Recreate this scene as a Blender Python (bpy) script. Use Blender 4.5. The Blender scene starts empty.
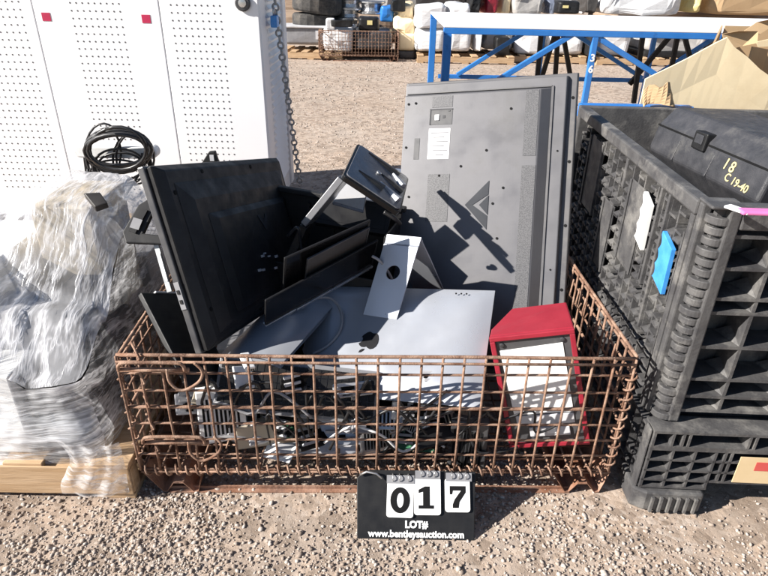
import bpy, math, random
import numpy as np
from mathutils import Vector, Matrix, noise as mnoise
rnd = random.Random(7)
scene = bpy.context.scene
COL = scene.collection

# ------------------------------------------------------------------ camera
F_PX, CX, CY, CAM_H = 600.0, 384.0, 288.0, 1.2376
_dx, _dy = 360.0 - 384.0, 1427.0 - 288.0
PITCH = math.atan2(F_PX, math.hypot(_dx, _dy))
ROLL = math.atan2(-_dx, _dy)
_F = Vector((0, math.cos(PITCH), -math.sin(PITCH)))
_U0 = Vector((0, math.sin(PITCH), math.cos(PITCH)))
_R0 = Vector((1, 0, 0))
_R = _R0 * math.cos(ROLL) + _U0 * math.sin(ROLL)
_U = -_R0 * math.sin(ROLL) + _U0 * math.cos(ROLL)
CAM = Vector((0, 0, CAM_H))
cam_data = bpy.data.cameras.new('camera')
cam_data.sensor_width = 36.0
cam_data.lens = 36.0 * F_PX / 768.0
cam_data.clip_start = 0.05
cam_data.clip_end = 500
cam = bpy.data.objects.new('camera', cam_data)
COL.objects.link(cam)
cam.matrix_world = Matrix(((_R.x, _U.x, -_F.x, 0), (_R.y, _U.y, -_F.y, 0), (_R.z, _U.z, -_F.z, CAM_H), (0, 0, 0, 1)))
scene.camera = cam

# ------------------------------------------------------------------ light
SUN_DIR = Vector((1.6, 0.52, -1.0)).normalized()      # the way the light travels
TO_SUN = -SUN_DIR
ELEV = math.asin(TO_SUN.z)
AZ = math.atan2(TO_SUN.x, TO_SUN.y)                    # clockwise from +Y
world = bpy.data.worlds.new('World')
scene.world = world
world.use_nodes = True
wn = world.node_tree.nodes
wl = world.node_tree.links
wn.clear()
sky = wn.new('ShaderNodeTexSky')
sky.sky_type = 'NISHITA'
sky.sun_disc = False
sky.sun_elevation = ELEV
sky.sun_rotation = AZ
sky.altitude = 1500
sky.air_density = 1.0
sky.dust_density = 1.0
bg = wn.new('ShaderNodeBackground')
bg.inputs['Strength'].default_value = 0.05
wo = wn.new('ShaderNodeOutputWorld')
wl.new(sky.outputs[0], bg.inputs['Color'])
wl.new(bg.outputs[0], wo.inputs['Surface'])
sun_data = bpy.data.lights.new('sun', 'SUN')
sun_data.energy = 5.0
sun_data.angle = math.radians(0.53)
sun_data.color = (1.0, 0.95, 0.88)
sun = bpy.data.objects.new('sun', sun_data)
COL.objects.link(sun)
sun.rotation_euler = SUN_DIR.to_track_quat('-Z', 'Y').to_euler()
sun.location = TO_SUN * 20
scene.view_settings.view_transform = 'Standard'
scene.view_settings.look = 'None'
scene.view_settings.gamma = 1
scene.view_settings.use_curve_mapping = False
scene.view_settings.exposure = 1.12
scene.render.engine = 'CYCLES'
scene.cycles.max_bounces = 8
scene.cycles.transparent_max_bounces = 24
scene.cycles.use_denoising = True

# ------------------------------------------------------------------ helpers
def ray(px, py):
    return (_F * F_PX + _R * (px - CX) - _U * (py - CY))

def at(px, py, Y):
    d = ray(px, py)
    return CAM + d * (Y / d.y)

def on(px, py, z):
    d = ray(px, py)
    return CAM + d * ((z - CAM_H) / d.z)

def inplane(px, py, p0, n):
    d = ray(px, py)
    return CAM + d * ((p0 - CAM).dot(n) / d.dot(n))

def frame(o, ex, ey=None, ez=None):
    """matrix with x axis along ex; y (or z) axis near ey (or ez)"""
    ex = ex.normalized()
    if ey is not None:
        ey = (ey - ex * ey.dot(ex)).normalized()
        ez = ex.cross(ey)
    else:
        ez = (ez - ex * ez.dot(ex)).normalized()
        ey = ez.cross(ex)
    return Matrix(((ex.x, ey.x, ez.x, o.x), (ex.y, ey.y, ez.y, o.y), (ex.z, ey.z, ez.z, o.z), (0, 0, 0, 1)))

def RZ(deg):
    return Matrix.Rotation(math.radians(deg), 4, 'Z')

def TR(x, y, z):
    return Matrix.Translation((x, y, z))

class MB:
    def __init__(self):
        self.v, self.f, self.m = [], [], []
        self.M = None
    def add(self, vs, fs, mi=0):
        b = len(self.v)
        for p in vs:
            p = Vector(p)
            self.v.append(self.M @ p if self.M else p)
        for f in fs:
            self.f.append([b + i for i in f])
            self.m.append(mi)
        return self
    def box(self, x0, x1, y0, y1, z0, z1, mi=0):
        vs = [(x0, y0, z0), (x1, y0, z0), (x1, y1, z0), (x0, y1, z0), (x0, y0, z1), (x1, y0, z1), (x1, y1, z1), (x0, y1, z1)]
        return self.add(vs, [(0, 3, 2, 1), (4, 5, 6, 7), (0, 1, 5, 4), (1, 2, 6, 5), (2, 3, 7, 6), (3, 0, 4, 7)], mi)
    def frustum(self, r0, z0, r1, z1, mi=0):
        """r = (x0, x1, y0, y1) rectangles at two heights"""
        vs = [(r0[0], r0[2], z0), (r0[1], r0[2], z0), (r0[1], r0[3], z0), (r0[0], r0[3], z0),
              (r1[0], r1[2], z1), (r1[1], r1[2], z1), (r1[1], r1[3], z1), (r1[0], r1[3], z1)]
        return self.add(vs, [(0, 3, 2, 1), (4, 5, 6, 7), (0, 1, 5, 4), (1, 2, 6, 5), (2, 3, 7, 6), (3, 0, 4, 7)], mi)
    def beam(self, p, q, w, h, up=(0, 0, 1), mi=0):
        p, q = Vector(p), Vector(q)
        d = (q - p).normalized()
        up = Vector(up)
        if abs(d.dot(up)) > .98:
            up = Vector((0, 1, 0))
        s = d.cross(up).normalized() * (w / 2)
        u = s.cross(d).normalized() * (h / 2)
        vs = [p - s - u, p + s - u, p + s + u, p - s + u, q - s - u, q + s - u, q + s + u, q - s + u]
        return self.add(vs, [(0, 3, 2, 1), (4, 5, 6, 7), (0, 1, 5, 4), (1, 2, 6, 5), (2, 3, 7, 6), (3, 0, 4, 7)], mi)
    def tube(self, pts, r, n=6, closed=False, mi=0):
        pts = [Vector(p) for p in pts]
        k = len(pts)
        vs, fs = [], []
        prev = None
        for i, p in enumerate(pts):
            if closed:
                d = pts[(i + 1) % k] - pts[i - 1]
            else:
                d = pts[min(i + 1, k - 1)] - pts[max(i - 1, 0)]
            d = d.normalized() if d.length > 1e-9 else Vector((0, 0, 1))
            if prev is None:
                a = Vector((0, 0, 1)) if abs(d.z) < .9 else Vector((1, 0, 0))
                s = d.cross(a).normalized()
            else:
                s = (prev - d * prev.dot(d))
                s = s.normalized() if s.length > 1e-6 else d.orthogonal().normalized()
            prev = s
            t = d.cross(s)
            rr = r[i] if isinstance(r, (list, tuple)) else r
            for j in range(n):
                a = 2 * math.pi * j / n
                vs.append(p + s * (rr * math.cos(a)) + t * (rr * math.sin(a)))
        for i in range(k if closed else k - 1):
            i2 = (i + 1) % k
            for j in range(n):
                j2 = (j + 1) % n
                fs.append((i * n + j, i * n + j2, i2 * n + j2, i2 * n + j))
        if not closed:
            fs.append(tuple(range(n))[::-1])
            fs.append(tuple((k - 1) * n + j for j in range(n)))
        return self.add(vs, fs, mi)
    def prism(self, poly, z0, z1, mi=0, M=None):
        n = len(poly)
        vs = [Vector((p[0], p[1], z0)) for p in poly] + [Vector((p[0], p[1], z1)) for p in poly]
        if M:
            vs = [M @ v for v in vs]
        fs = [tuple(range(n))[::-1], tuple(range(n, 2 * n))]
        for i in range(n):
            j = (i + 1) % n
            fs.append((i, j, n + j, n + i))
        return self.add(vs, fs, mi)
    def lathe(self, prof, n=16, M=None, mi=0):
        vs, fs = [], []
        k = len(prof)
        for (r, z) in prof:
            for j in range(n):
                a = 2 * math.pi * j / n
                p = Vector((r * math.cos(a), r * math.sin(a), z))
                vs.append(M @ p if M else p)
        for i in range(k - 1):
            for j in range(n):
                j2 = (j + 1) % n
                fs.append((i * n + j, i * n + j2, (i + 1) * n + j2, (i + 1) * n + j))
        fs.append(tuple(range(n))[::-1])
        fs.append(tuple((k - 1) * n + j for j in range(n)))
        return self.add(vs, fs, mi)
    def grid(self, fn, nu, nv, mi=0, wrap=False):
        vs = [fn(i / nu, j / nv) for j in range(nv + 1) for i in range(nu + (0 if wrap else 1))]
        w = nu if wrap else nu + 1
        fs = []
        for j in range(nv):
            for i in range(nu):
                i2 = (i + 1) % w
                fs.append((j * w + i, j * w + i2, (j + 1) * w + i2, (j + 1) * w + i))
        return self.add(vs, fs, mi)
    def build(self, name, mats, parent=None, bev=0, smooth=False, solid=0, segs=2):
        me = bpy.data.meshes.new(name)
        me.from_pydata([tuple(p) for p in self.v], [], self.f)
        if not isinstance(mats, (list, tuple)):
            mats = [mats]
        for m in mats:
            me.materials.append(m)
        me.polygons.foreach_set('material_index', self.m)
        if smooth:
            me.polygons.foreach_set('use_smooth', [True] * len(self.f))
        me.update()
        o = bpy.data.objects.new(name, me)
        COL.objects.link(o)
        if parent is not None:
            o.parent = parent
        if solid:
            s = o.modifiers.new('thick', 'SOLIDIFY')
            s.thickness = solid
            s.offset = 0
        if bev:
            b = o.modifiers.new('bev', 'BEVEL')
            b.width = bev
            b.segments = segs
            b.limit_method = 'ANGLE'
            b.angle_limit = math.radians(35)
            b.harden_normals = False
        return o

def tag(o, label=None, cat=None, group=None, kind=None):
    if label: o['label'] = label
    if cat: o['category'] = cat
    if group: o['group'] = group
    if kind: o['kind'] = kind
    return o

def thing(name, label, cat, M=None, group=None):
    o = bpy.data.objects.new(name, None)
    o.empty_display_size = .05
    COL.objects.link(o)
    if M is not None:
        o.matrix_world = M
    return tag(o, label, cat, group)

def dup(root, M, label, group=None):
    r = root.copy()
    COL.objects.link(r)
    r.matrix_world = M
    r['label'] = label
    if group: r['group'] = group
    for ch in root.children:
        c = ch.copy()
        COL.objects.link(c)
        c.parent = r
        for g in ch.children:
            d = g.copy()
            COL.objects.link(d)
            d.parent = c
    return r

def text_mesh(name, s, size, mat, parent, M, depth=.0012, bold=0.0, align='CENTER', xs=1.0):
    cu = bpy.data.curves.new(name, 'FONT')
    cu.body = s
    cu.size = size
    cu.align_x = align
    cu.align_y = 'CENTER'
    cu.extrude = depth
    cu.offset = bold
    cu.resolution_u = 3
    tmp = bpy.data.objects.new(name, cu)
    COL.objects.link(tmp)
    bpy.context.view_layer.update()
    dg = bpy.context.evaluated_depsgraph_get()
    me = bpy.data.meshes.new_from_object(tmp.evaluated_get(dg))
    bpy.data.objects.remove(tmp)
    me.name = name
    me.materials.clear()
    me.materials.append(mat)
    o = bpy.data.objects.new(name, me)
    COL.objects.link(o)
    o.parent = parent
    o.matrix_local = M @ Matrix.Diagonal((xs, 1, 1, 1))
    return o

# ------------------------------------------------------------------ materials
def mat(name, c1, c2=None, rough=.5, metal=0.0, scale=8.0, detail=6, lo=.35, hi=.65, bump=0.0, bscale=60.0,
        rvar=.12, spec=.5, c3=None, s3=2.0, lo3=.5, hi3=.75, stretch=None, coat=0):
    m = bpy.data.materials.new(name)
    m.use_nodes = True
    nt = m.node_tree
    b = nt.nodes['Principled BSDF']
    b.inputs['Metallic'].default_value = metal
    b.inputs['Specular IOR Level'].default_value = spec
    if coat: b.inputs['Coat Weight'].default_value = coat
    tc = nt.nodes.new('ShaderNodeTexCoord')
    src = tc.outputs['Object']
    if stretch:
        mp = nt.nodes.new('ShaderNodeMapping')
        mp.inputs['Scale'].default_value = stretch
        nt.links.new(src, mp.inputs['Vector'])
        src = mp.outputs[0]
    c2 = c2 or tuple(x * .8 for x in c1)
    n1 = nt.nodes.new('ShaderNodeTexNoise')
    n1.inputs['Scale'].default_value = scale
    n1.inputs['Detail'].default_value = detail
    n1.inputs['Roughness'].default_value = .6
    nt.links.new(src, n1.inputs['Vector'])
    r = nt.nodes.new('ShaderNodeValToRGB')
    r.color_ramp.elements[0].position = lo
    r.color_ramp.elements[1].position = hi
    r.color_ramp.elements[0].color = (*c1, 1)
    r.color_ramp.elements[1].color = (*c2, 1)
    nt.links.new(n1.outputs['Fac'], r.inputs['Fac'])
    col = r.outputs['Color']
    if c3:
        n3 = nt.nodes.new('ShaderNodeTexNoise')
        n3.inputs['Scale'].default_value = s3
        n3.inputs['Detail'].default_value = 8
        n3.inputs['Roughness'].default_value = .7
        nt.links.new(src, n3.inputs['Vector'])
        mr = nt.nodes.new('ShaderNodeMapRange')
        mr.inputs['From Min'].default_value = lo3
        mr.inputs['From Max'].default_value = hi3
        nt.links.new(n3.outputs['Fac'], mr.inputs['Value'])
        mx = nt.nodes.new('ShaderNodeMix')
        mx.data_type = 'RGBA'
        nt.links.new(mr.outputs[0], mx.inputs['Factor'])
        nt.links.new(col, mx.inputs[6])
        mx.inputs[7].default_value = (*c3, 1)
        col = mx.outputs[2]
    nt.links.new(col, b.inputs['Base Color'])
    n2 = nt.nodes.new('ShaderNodeTexNoise')
    n2.inputs['Scale'].default_value = scale * 2.3
    n2.inputs['Detail'].default_value = 4
    nt.links.new(src, n2.inputs['Vector'])
    rm = nt.nodes.new('ShaderNodeMapRange')
    rm.inputs['From Min'].default_value = .3
    rm.inputs['From Max'].default_value = .7
    rm.inputs['To Min'].default_value = max(.03, rough - rvar)
    rm.inputs['To Max'].default_value = min(1, rough + rvar)
    nt.links.new(n2.outputs['Fac'], rm.inputs['Value'])
    nt.links.new(rm.outputs[0], b.inputs['Roughness'])
    if bump:
        nb = nt.nodes.new('ShaderNodeTexNoise')
        nb.inputs['Scale'].default_value = bscale
        nb.inputs['Detail'].default_value = 5
        nt.links.new(src, nb.inputs['Vector'])
        bp = nt.nodes.new('ShaderNodeBump')
        bp.inputs['Strength'].default_value = bump
        bp.inputs['Distance'].default_value = .004
        nt.links.new(nb.outputs['Fac'], bp.inputs['Height'])
        nt.links.new(bp.outputs[0], b.inputs['Normal'])
    return m

def film_material(name, a_lo, a_hi, tint, stretch, scale):
    m = bpy.data.materials.new(name)
    m.use_nodes = True
    nt = m.node_tree
    nt.nodes.clear()
    out = nt.nodes.new('ShaderNodeOutputMaterial')
    tr = nt.nodes.new('ShaderNodeBsdfTransparent')
    df = nt.nodes.new('ShaderNodeBsdfPrincipled')
    df.inputs['Base Color'].default_value = (*tint, 1)
    df.inputs['Roughness'].default_value = .16
    df.inputs['Specular IOR Level'].default_value = .7
    L = nt.links.new
    tc = nt.nodes.new('ShaderNodeTexCoord')
    def math_(op, a, b_=None, c=None):
        n = nt.nodes.new('ShaderNodeMath')
        n.operation = op
        for k, x in enumerate((a, b_, c)):
            if x is None: continue
            if isinstance(x, (int, float)): n.inputs[k].default_value = x
            else: L(x, n.inputs[k])
        return n.outputs[0]
    n0 = nt.nodes.new('ShaderNodeTexNoise')          # bends the streaks
    n0.inputs['Scale'].default_value = 2.5
    n0.inputs['Detail'].default_value = 3
    L(tc.outputs['Object'], n0.inputs['Vector'])
    def streak(rot, st, sc, power):
        """thin ridges running across the pulled film"""
        mp = nt.nodes.new('ShaderNodeMapping')
        mp.inputs['Scale'].default_value = st
        mp.inputs['Rotation'].default_value = rot
        vm = nt.nodes.new('ShaderNodeVectorMath')
        vm.operation = 'MULTIPLY_ADD'
        vm.inputs[1].default_value = (.09, .09, .09)
        L(n0.outputs['Color'], vm.inputs[0])
        L(tc.outputs['Object'], vm.inputs[2])
        L(vm.outputs[0], mp.inputs[0])
        n = nt.nodes.new('ShaderNodeTexNoise')
        n.inputs['Scale'].default_value = sc
        n.inputs['Detail'].default_value = 4
        n.inputs['Roughness'].default_value = .6
        L(mp.outputs[0], n.inputs['Vector'])
        r = math_('ABSOLUTE', math_('MULTIPLY_ADD', n.outputs['Fac'], 2.0, -1.0))
        r = math_('SUBTRACT', 1.0, math_('MULTIPLY', r, 7.5))
        r = math_('MAXIMUM', r, 0.0)
        return math_('POWER', r, power)
    r1 = streak((.15, .2, .1), stretch, scale, 1.6)
    r2 = streak((.9, .5, .4), stretch, scale * 1.3, 2.2)
    r3 = streak((-.5, .9, -.3), stretch, scale * .8, 2.6)
    cl = nt.nodes.new('ShaderNodeTexNoise')
    cl.inputs['Scale'].default_value = 6
    cl.inputs['Detail'].default_value = 6
    L(tc.outputs['Object'], cl.inputs['Vector'])
    cm = nt.nodes.new('ShaderNodeMapRange')
    cm.inputs['From Min'].default_value = .38
    cm.inputs['From Max'].default_value = .66
    cm.inputs['To Min'].default_value = a_lo
    cm.inputs['To Max'].default_value = a_hi
    L(cl.outputs['Fac'], cm.inputs['Value'])
    rs = math_('ADD', math_('MULTIPLY', r1, .42), math_('ADD', math_('MULTIPLY', r2, .36), math_('MULTIPLY', r3, .34)))
    mr = nt.nodes.new('ShaderNodeClamp')
    L(math_('ADD', cm.outputs[0], rs), mr.inputs[0])
    bp = nt.nodes.new('ShaderNodeBump')
    bp.inputs['Strength'].default_value = .35
    bp.inputs['Distance'].default_value = .004
    L(rs, bp.inputs['Height'])
    L(bp.outputs[0], df.inputs['Normal'])
    tl = nt.nodes.new('ShaderNodeBsdfTranslucent')
    tl.inputs['Color'].default_value = (*tint, 1)
    mx0 = nt.nodes.new('ShaderNodeMixShader')
    mx0.inputs[0].default_value = .3
    nt.links.new(df.outputs[0], mx0.inputs[1])
    nt.links.new(tl.outputs[0], mx0.inputs[2])
    mx = nt.nodes.new('ShaderNodeMixShader')
    nt.links.new(mr.outputs[0], mx.inputs[0])
    nt.links.new(tr.outputs[0], mx.inputs[1])
    nt.links.new(mx0.outputs[0], mx.inputs[2])
    nt.links.new(mx.outputs[0], out.inputs['Surface'])
    return m

def ground_material():
    m = bpy.data.materials.new('ground_gravel')
    m.use_nodes = True
    nt = m.node_tree
    L = nt.links.new
    b = nt.nodes['Principled BSDF']
    b.inputs['Roughness'].default_value = .95
    b.inputs['Specular IOR Level'].default_value = .15
    tc = nt.nodes.new('ShaderNodeTexCoord')
    P = tc.outputs['Object']
    def noise(s, d=6, r=.6):
        n = nt.nodes.new('ShaderNodeTexNoise')
        n.inputs['Scale'].default_value = s
        n.inputs['Detail'].default_value = d
        n.inputs['Roughness'].default_value = r
        L(P, n.inputs['Vector'])
        return n.outputs['Fac']
    def ramp(fac, stops):
        r = nt.nodes.new('ShaderNodeValToRGB')
        e = r.color_ramp.elements
        e[0].position, e[0].color = stops[0][0], (*stops[0][1], 1)
        e[1].position, e[1].color = stops[-1][0], (*stops[-1][1], 1)
        for p, c in stops[1:-1]:
            x = e.new(p)
            x.color = (*c, 1)
        L(fac, r.inputs['Fac'])
        return r.outputs['Color']
    def mix(f, a, c, mode='MIX'):
        x = nt.nodes.new('ShaderNodeMix')
        x.data_type = 'RGBA'
        x.blend_type = mode
        if isinstance(f, float): x.inputs['Factor'].default_value = f
        else: L(f, x.inputs['Factor'])
        L(a, x.inputs[6])
        L(c, x.inputs[7])
        return x.outputs[2]
    base = ramp(noise(1.3, 8, .65), [(.3, (.365, .285, .225)), (.5, (.385, .315, .26)), (.72, (.44, .375, .32))])
    v = nt.nodes.new('ShaderNodeTexVoronoi')
    v.inputs['Scale'].default_value = 70
    L(P, v.inputs['Vector'])
    sep = nt.nodes.new('ShaderNodeSeparateColor')
    L(v.outputs['Color'], sep.inputs[0])
    stone = ramp(sep.outputs[0], [(.0, (.24, .175, .13)), (.25, (.37, .28, .215)), (.6, (.44, .345, .28)), (.85, (.50, .42, .36)), (1, (.60, .53, .47))])
    cover = nt.nodes.new('ShaderNodeMapRange')
    cover.inputs['From Min'].default_value = .38
    cover.inputs['From Max'].default_value = .6
    cover.inputs['To Min'].default_value = .05
    cover.inputs['To Max'].default_value = .6
    L(noise(2.2, 5), cover.inputs['Value'])
    col = mix(cover.outputs[0], base, stone)
    v2 = nt.nodes.new('ShaderNodeTexVoronoi')
    v2.inputs['Scale'].default_value = 26
    L(P, v2.inputs['Vector'])
    sp = nt.nodes.new('ShaderNodeSeparateColor')
    L(v2.outputs['Color'], sp.inputs[0])
    sp2 = ramp(sp.outputs[1], [(0, (.68, .66, .64)), (.5, (1, 1, 1)), (1, (1.15, 1.13, 1.1))])
    col = mix(1.0, col, sp2, 'MULTIPLY')
    L(col, b.inputs['Base Color'])
    bp = nt.nodes.new('ShaderNodeBump')
    bp.inputs['Strength'].default_value = .7
    bp.inputs['Distance'].default_value = .006
    inv = nt.nodes.new('ShaderNodeMath')
    inv.operation = 'SUBTRACT'
    inv.inputs[0].default_value = 1
    L(v.outputs['Distance'], inv.inputs[1])
    ad = nt.nodes.new('ShaderNodeMath')
    ad.operation = 'ADD'
    iv = nt.nodes.new('ShaderNodeMath')
    iv.operation = 'MULTIPLY'
    L(inv.outputs[0], iv.inputs[0])
    L(cover.outputs[0], iv.inputs[1])
    L(iv.outputs[0], ad.inputs[0])
    L(noise(60, 8, .75), ad.inputs[1])
    L(ad.outputs[0], bp.inputs['Height'])
    L(bp.outputs[0], b.inputs['Normal'])
    return m

def stone_material():
    m = bpy.data.materials.new('loose_stone')
    m.use_nodes = True
    nt = m.node_tree
    b = nt.nodes['Principled BSDF']
    b.inputs['Roughness'].default_value = .9
    b.inputs['Specular IOR Level'].default_value = .2
    g = nt.nodes.new('ShaderNodeNewGeometry')
    r = nt.nodes.new('ShaderNodeValToRGB')
    e = r.color_ramp.elements
    e[0].position, e[0].color = 0, (.17, .13, .105, 1)
    e[1].position, e[1].color = 1, (.50, .44, .39, 1)
    for p, c in ((.2, (.28, .225, .185)), (.5, (.36, .30, .255)), (.8, (.42, .37, .33))):
        x = e.new(p)
        x.color = (*c, 1)
    nt.links.new(g.outputs['Random Per Island'], r.inputs['Fac'])
    nt.links.new(r.outputs[0], b.inputs['Base Color'])
    return m

K = {}
K['rust'] = mat('rusty_wire', (.20, .105, .066), (.36, .24, .175), rough=.8, scale=35, c3=(.10, .05, .034), s3=22, lo3=.47, hi3=.66, bump=.5, bscale=300, spec=.3)
K['rustdark'] = mat('rusty_plate', (.20, .09, .05), (.36, .22, .16), rough=.8, scale=14, c3=(.09, .05, .04), s3=9, bump=.4, bscale=150, spec=.3)
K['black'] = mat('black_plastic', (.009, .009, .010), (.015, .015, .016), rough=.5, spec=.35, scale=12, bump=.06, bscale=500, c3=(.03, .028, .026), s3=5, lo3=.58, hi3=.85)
K['blackdust'] = mat('dusty_black_plastic', (.011, .011, .013), (.019, .019, .020), spec=.35, rough=.55, scale=10, bump=.08, bscale=400, c3=(.06, .056, .052), s3=6, lo3=.58, hi3=.85)
K['gloss'] = mat('black_glass', (.004, .004, .005), (.008, .008, .009), rough=.2, spec=.3, scale=6, c3=(.014, .014, .014), s3=7)
K['bezel'] = mat('charcoal_bezel', (.05, .05, .055), (.075, .074, .076), rough=.42, scale=15, c3=(.13, .12, .115), s3=8, lo3=.58, hi3=.8)
K['greytv'] = mat('painted_grey_steel', (.118, .117, .125), (.134, .132, .140), rough=.45, metal=.2, scale=5, c3=(.105, .102, .101), s3=3, bump=.05, bscale=600)
K['greytv_vent'] = mat('perforated_grey_steel', (.065, .065, .07), (.118, .117, .122), rough=.5, metal=.2, scale=420, detail=1, lo=.42, hi=.58)
K['greydark'] = mat('grey_plastic_rim', (.085, .083, .088), (.11, .107, .11), rough=.45, scale=10, c3=(.16, .15, .14), s3=6)
K['silver'] = mat('brushed_aluminium', (.42, .445, .50), (.46, .48, .53), rough=.36, metal=.4, scale=4, c3=(.38, .385, .40), s3=1.5, lo3=.4, hi3=.9)
K['steel'] = mat('bare_steel', (.45, .45, .46), (.6, .6, .6), rough=.35, metal=.9, scale=20)
K['white'] = mat('white_powder_coat', (.84, .84, .86), (.87, .87, .885), rough=.45, scale=2, c3=(.80, .79, .79), s3=1.6, lo3=.55, hi3=.8)
K['hole'] = mat('dark_hole', (.07, .07, .075), (.10, .10, .105), rough=.9)
K['paper'] = mat('white_paper', (.78, .78, .77), (.82, .82, .81), rough=.8, scale=10, c3=(.66, .65, .63), s3=9, lo3=.55, hi3=.7)
K['ink'] = mat('black_ink', (.008, .008, .009), (.013, .013, .013), rough=.7, spec=.1)
K['whiteink'] = mat('white_ink', (.80, .80, .80), (.84, .84, .84), rough=.6)
K['logodark'] = mat('dark_emblem', (.012, .012, .014), (.018, .018, .02), rough=.5, spec=.2)
K['logomid'] = mat('grey_emblem', (.035, .038, .045), (.05, .053, .06), rough=.6, spec=.15)
K['red'] = mat('red_paint', (.26, .013, .028), (.30, .018, .034), rough=.45, scale=12, c3=(.25, .016, .026), s3=14, lo3=.56, hi3=.72, bump=.05)
K['tote'] = mat('weathered_black_plastic', (.046, .045, .048), (.088, .086, .086), rough=.6, scale=14, bump=.25, bscale=120, c3=(.23, .22, .205), s3=9, lo3=.50, hi3=.75, spec=.4)
K['case'] = mat('hard_case_plastic', (.030, .031, .036), (.048, .048, .054), rough=.5, scale=20, bump=.2, bscale=350, c3=(.09, .088, .085), s3=10, lo3=.56, hi3=.75)
K['yellow'] = mat('yellow_paint_pen', (.62, .52, .22), (.68, .58, .28), rough=.7)
K['blue'] = mat('blue_paint', (.022, .16, .50), (.032, .19, .56), rough=.4, scale=8, c3=(.015, .09, .3), s3=12, lo3=.58, hi3=.75)
K['bluelatch'] = mat('blue_plastic', (.04, .24, .66), (.07, .32, .74), rough=.4, scale=30)
K['wood'] = mat('pallet_wood', (.42, .27, .145), (.54, .38, .235), rough=.8, scale=5, stretch=(.6, 6, 9), bump=.35, bscale=40, c3=(.25, .15, .08), s3=6, lo3=.52, hi3=.75)
K['wooddark'] = mat('old_wood', (.22, .15, .10), (.36, .27, .20), rough=.85, scale=5, stretch=(.6, 6, 9), bump=.3, bscale=40)
K['card'] = mat('cardboard', (.42, .28, .155), (.47, .33, .19), rough=.85, scale=3, c3=(.44, .31, .17), s3=4, bump=.12, bscale=25)
K['cream'] = mat('cream_card', (.74, .60, .385), (.78, .65, .44), rough=.8, scale=3, c3=(.62, .48, .29), s3=3)
K['armgrey'] = mat('satin_grey_bar', (.20, .20, .215), (.26, .26, .275), rough=.35, metal=.4, scale=9)
K['cable_grey'] = mat('grey_cable', (.24, .24, .26), (.30, .30, .31), rough=.5)
K['cable_black'] = mat('black_cable', (.015, .015, .017), (.022, .022, .024), rough=.4)
K['beige'] = mat('beige_plastic', (.40, .35, .27), (.46, .40, .32), rough=.6, scale=8)
K['ltgrey'] = mat('light_grey_plastic', (.48, .48, .50), (.55, .55, .57), rough=.55, scale=8, c3=(.40, .39, .38), s3=6)
K['midgrey'] = mat('mid_grey_plastic', (.20, .20, .215), (.26, .26, .27), rough=.55, scale=8, c3=(.14, .14, .14), s3=6)
K['pcb'] = mat('green_board', (.02, .12, .06), (.05, .20, .10), rough=.5, scale=60, c3=(.35, .33, .2), s3=70, lo3=.58, hi3=.62)
K['copper'] = mat('brown_plastic', (.030, .027, .026), (.05, .045, .042), rough=.5)
K['pink'] = mat('pink_plastic', (.75, .16, .42), (.8, .22, .5), rough=.5)
K['redsticker'] = mat('red_sticker', (.42, .01, .06), (.5, .015, .08), rough=.5)
K['rubber'] = mat('tyre_rubber', (.022, .021, .021), (.045, .042, .04), rough=.8, scale=20, bump=.3, bscale=90, c3=(.12, .105, .09), s3=6, lo3=.5, hi3=.75)
K['chain'] = mat('galvanised_steel', (.42, .44, .45), (.30, .31, .32), rough=.5, metal=.35, scale=50)
K['film'] = film_material('stretch_film', .0, .22, (.86, .87, .9), (2.0, 2.0, 9), 2.0)
K['filmfront'] = film_material('layered_stretch_film', .10, .60, (.88, .89, .92), (1.2, 1.2, 14), 2.0)
K['filmtop'] = film_material('bunched_stretch_film', .03, .44, (.88, .88, .91), (9, 1.6, 2.4), 2.0)
K['platefc'] = mat('plate_face', (.10, .105, .125), (.14, .145, .165), rough=.22, scale=14, c3=(.2, .2, .21), s3=22, spec=.8)
K['bag'] = mat('blue_grey_bag', (.13, .15, .20), (.20, .22, .28), rough=.28, scale=9, spec=.7)
K['dirtwhite'] = mat('white_wrapping', (.66, .66, .67), (.78, .78, .79), rough=.35, scale=7, stretch=(1, 1, 4), bump=.6, bscale=18, c3=(.5, .5, .51), s3=6, lo3=.52, hi3=.75)
K['dusty'] = mat('dusty_cloth', (.30, .29, .28), (.42, .40, .38), rough=.9, scale=9, bump=.5, bscale=20)
K['label'] = mat('tan_label', (.62, .47, .27), (.68, .53, .33), rough=.7)
K['labelred'] = mat('red_label_ink', (.55, .08, .07), (.6, .1, .08), rough=.7)
K['darkmetal'] = mat('dark_metal', (.06, .06, .065), (.10, .10, .105), rough=.4, metal=.5, scale=15)

# ------------------------------------------------------------------ the ground
def make_ground():
    b = MB()
    n = 60
    def fn(u, v):
        x = -60 + 120 * u
        y = -20 + 120 * v
        return (x, y, 0)
    b.grid(fn, n, n)
    o = b.build('ground', ground_material())
    tag(o, kind='structure')
make_ground()

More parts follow.
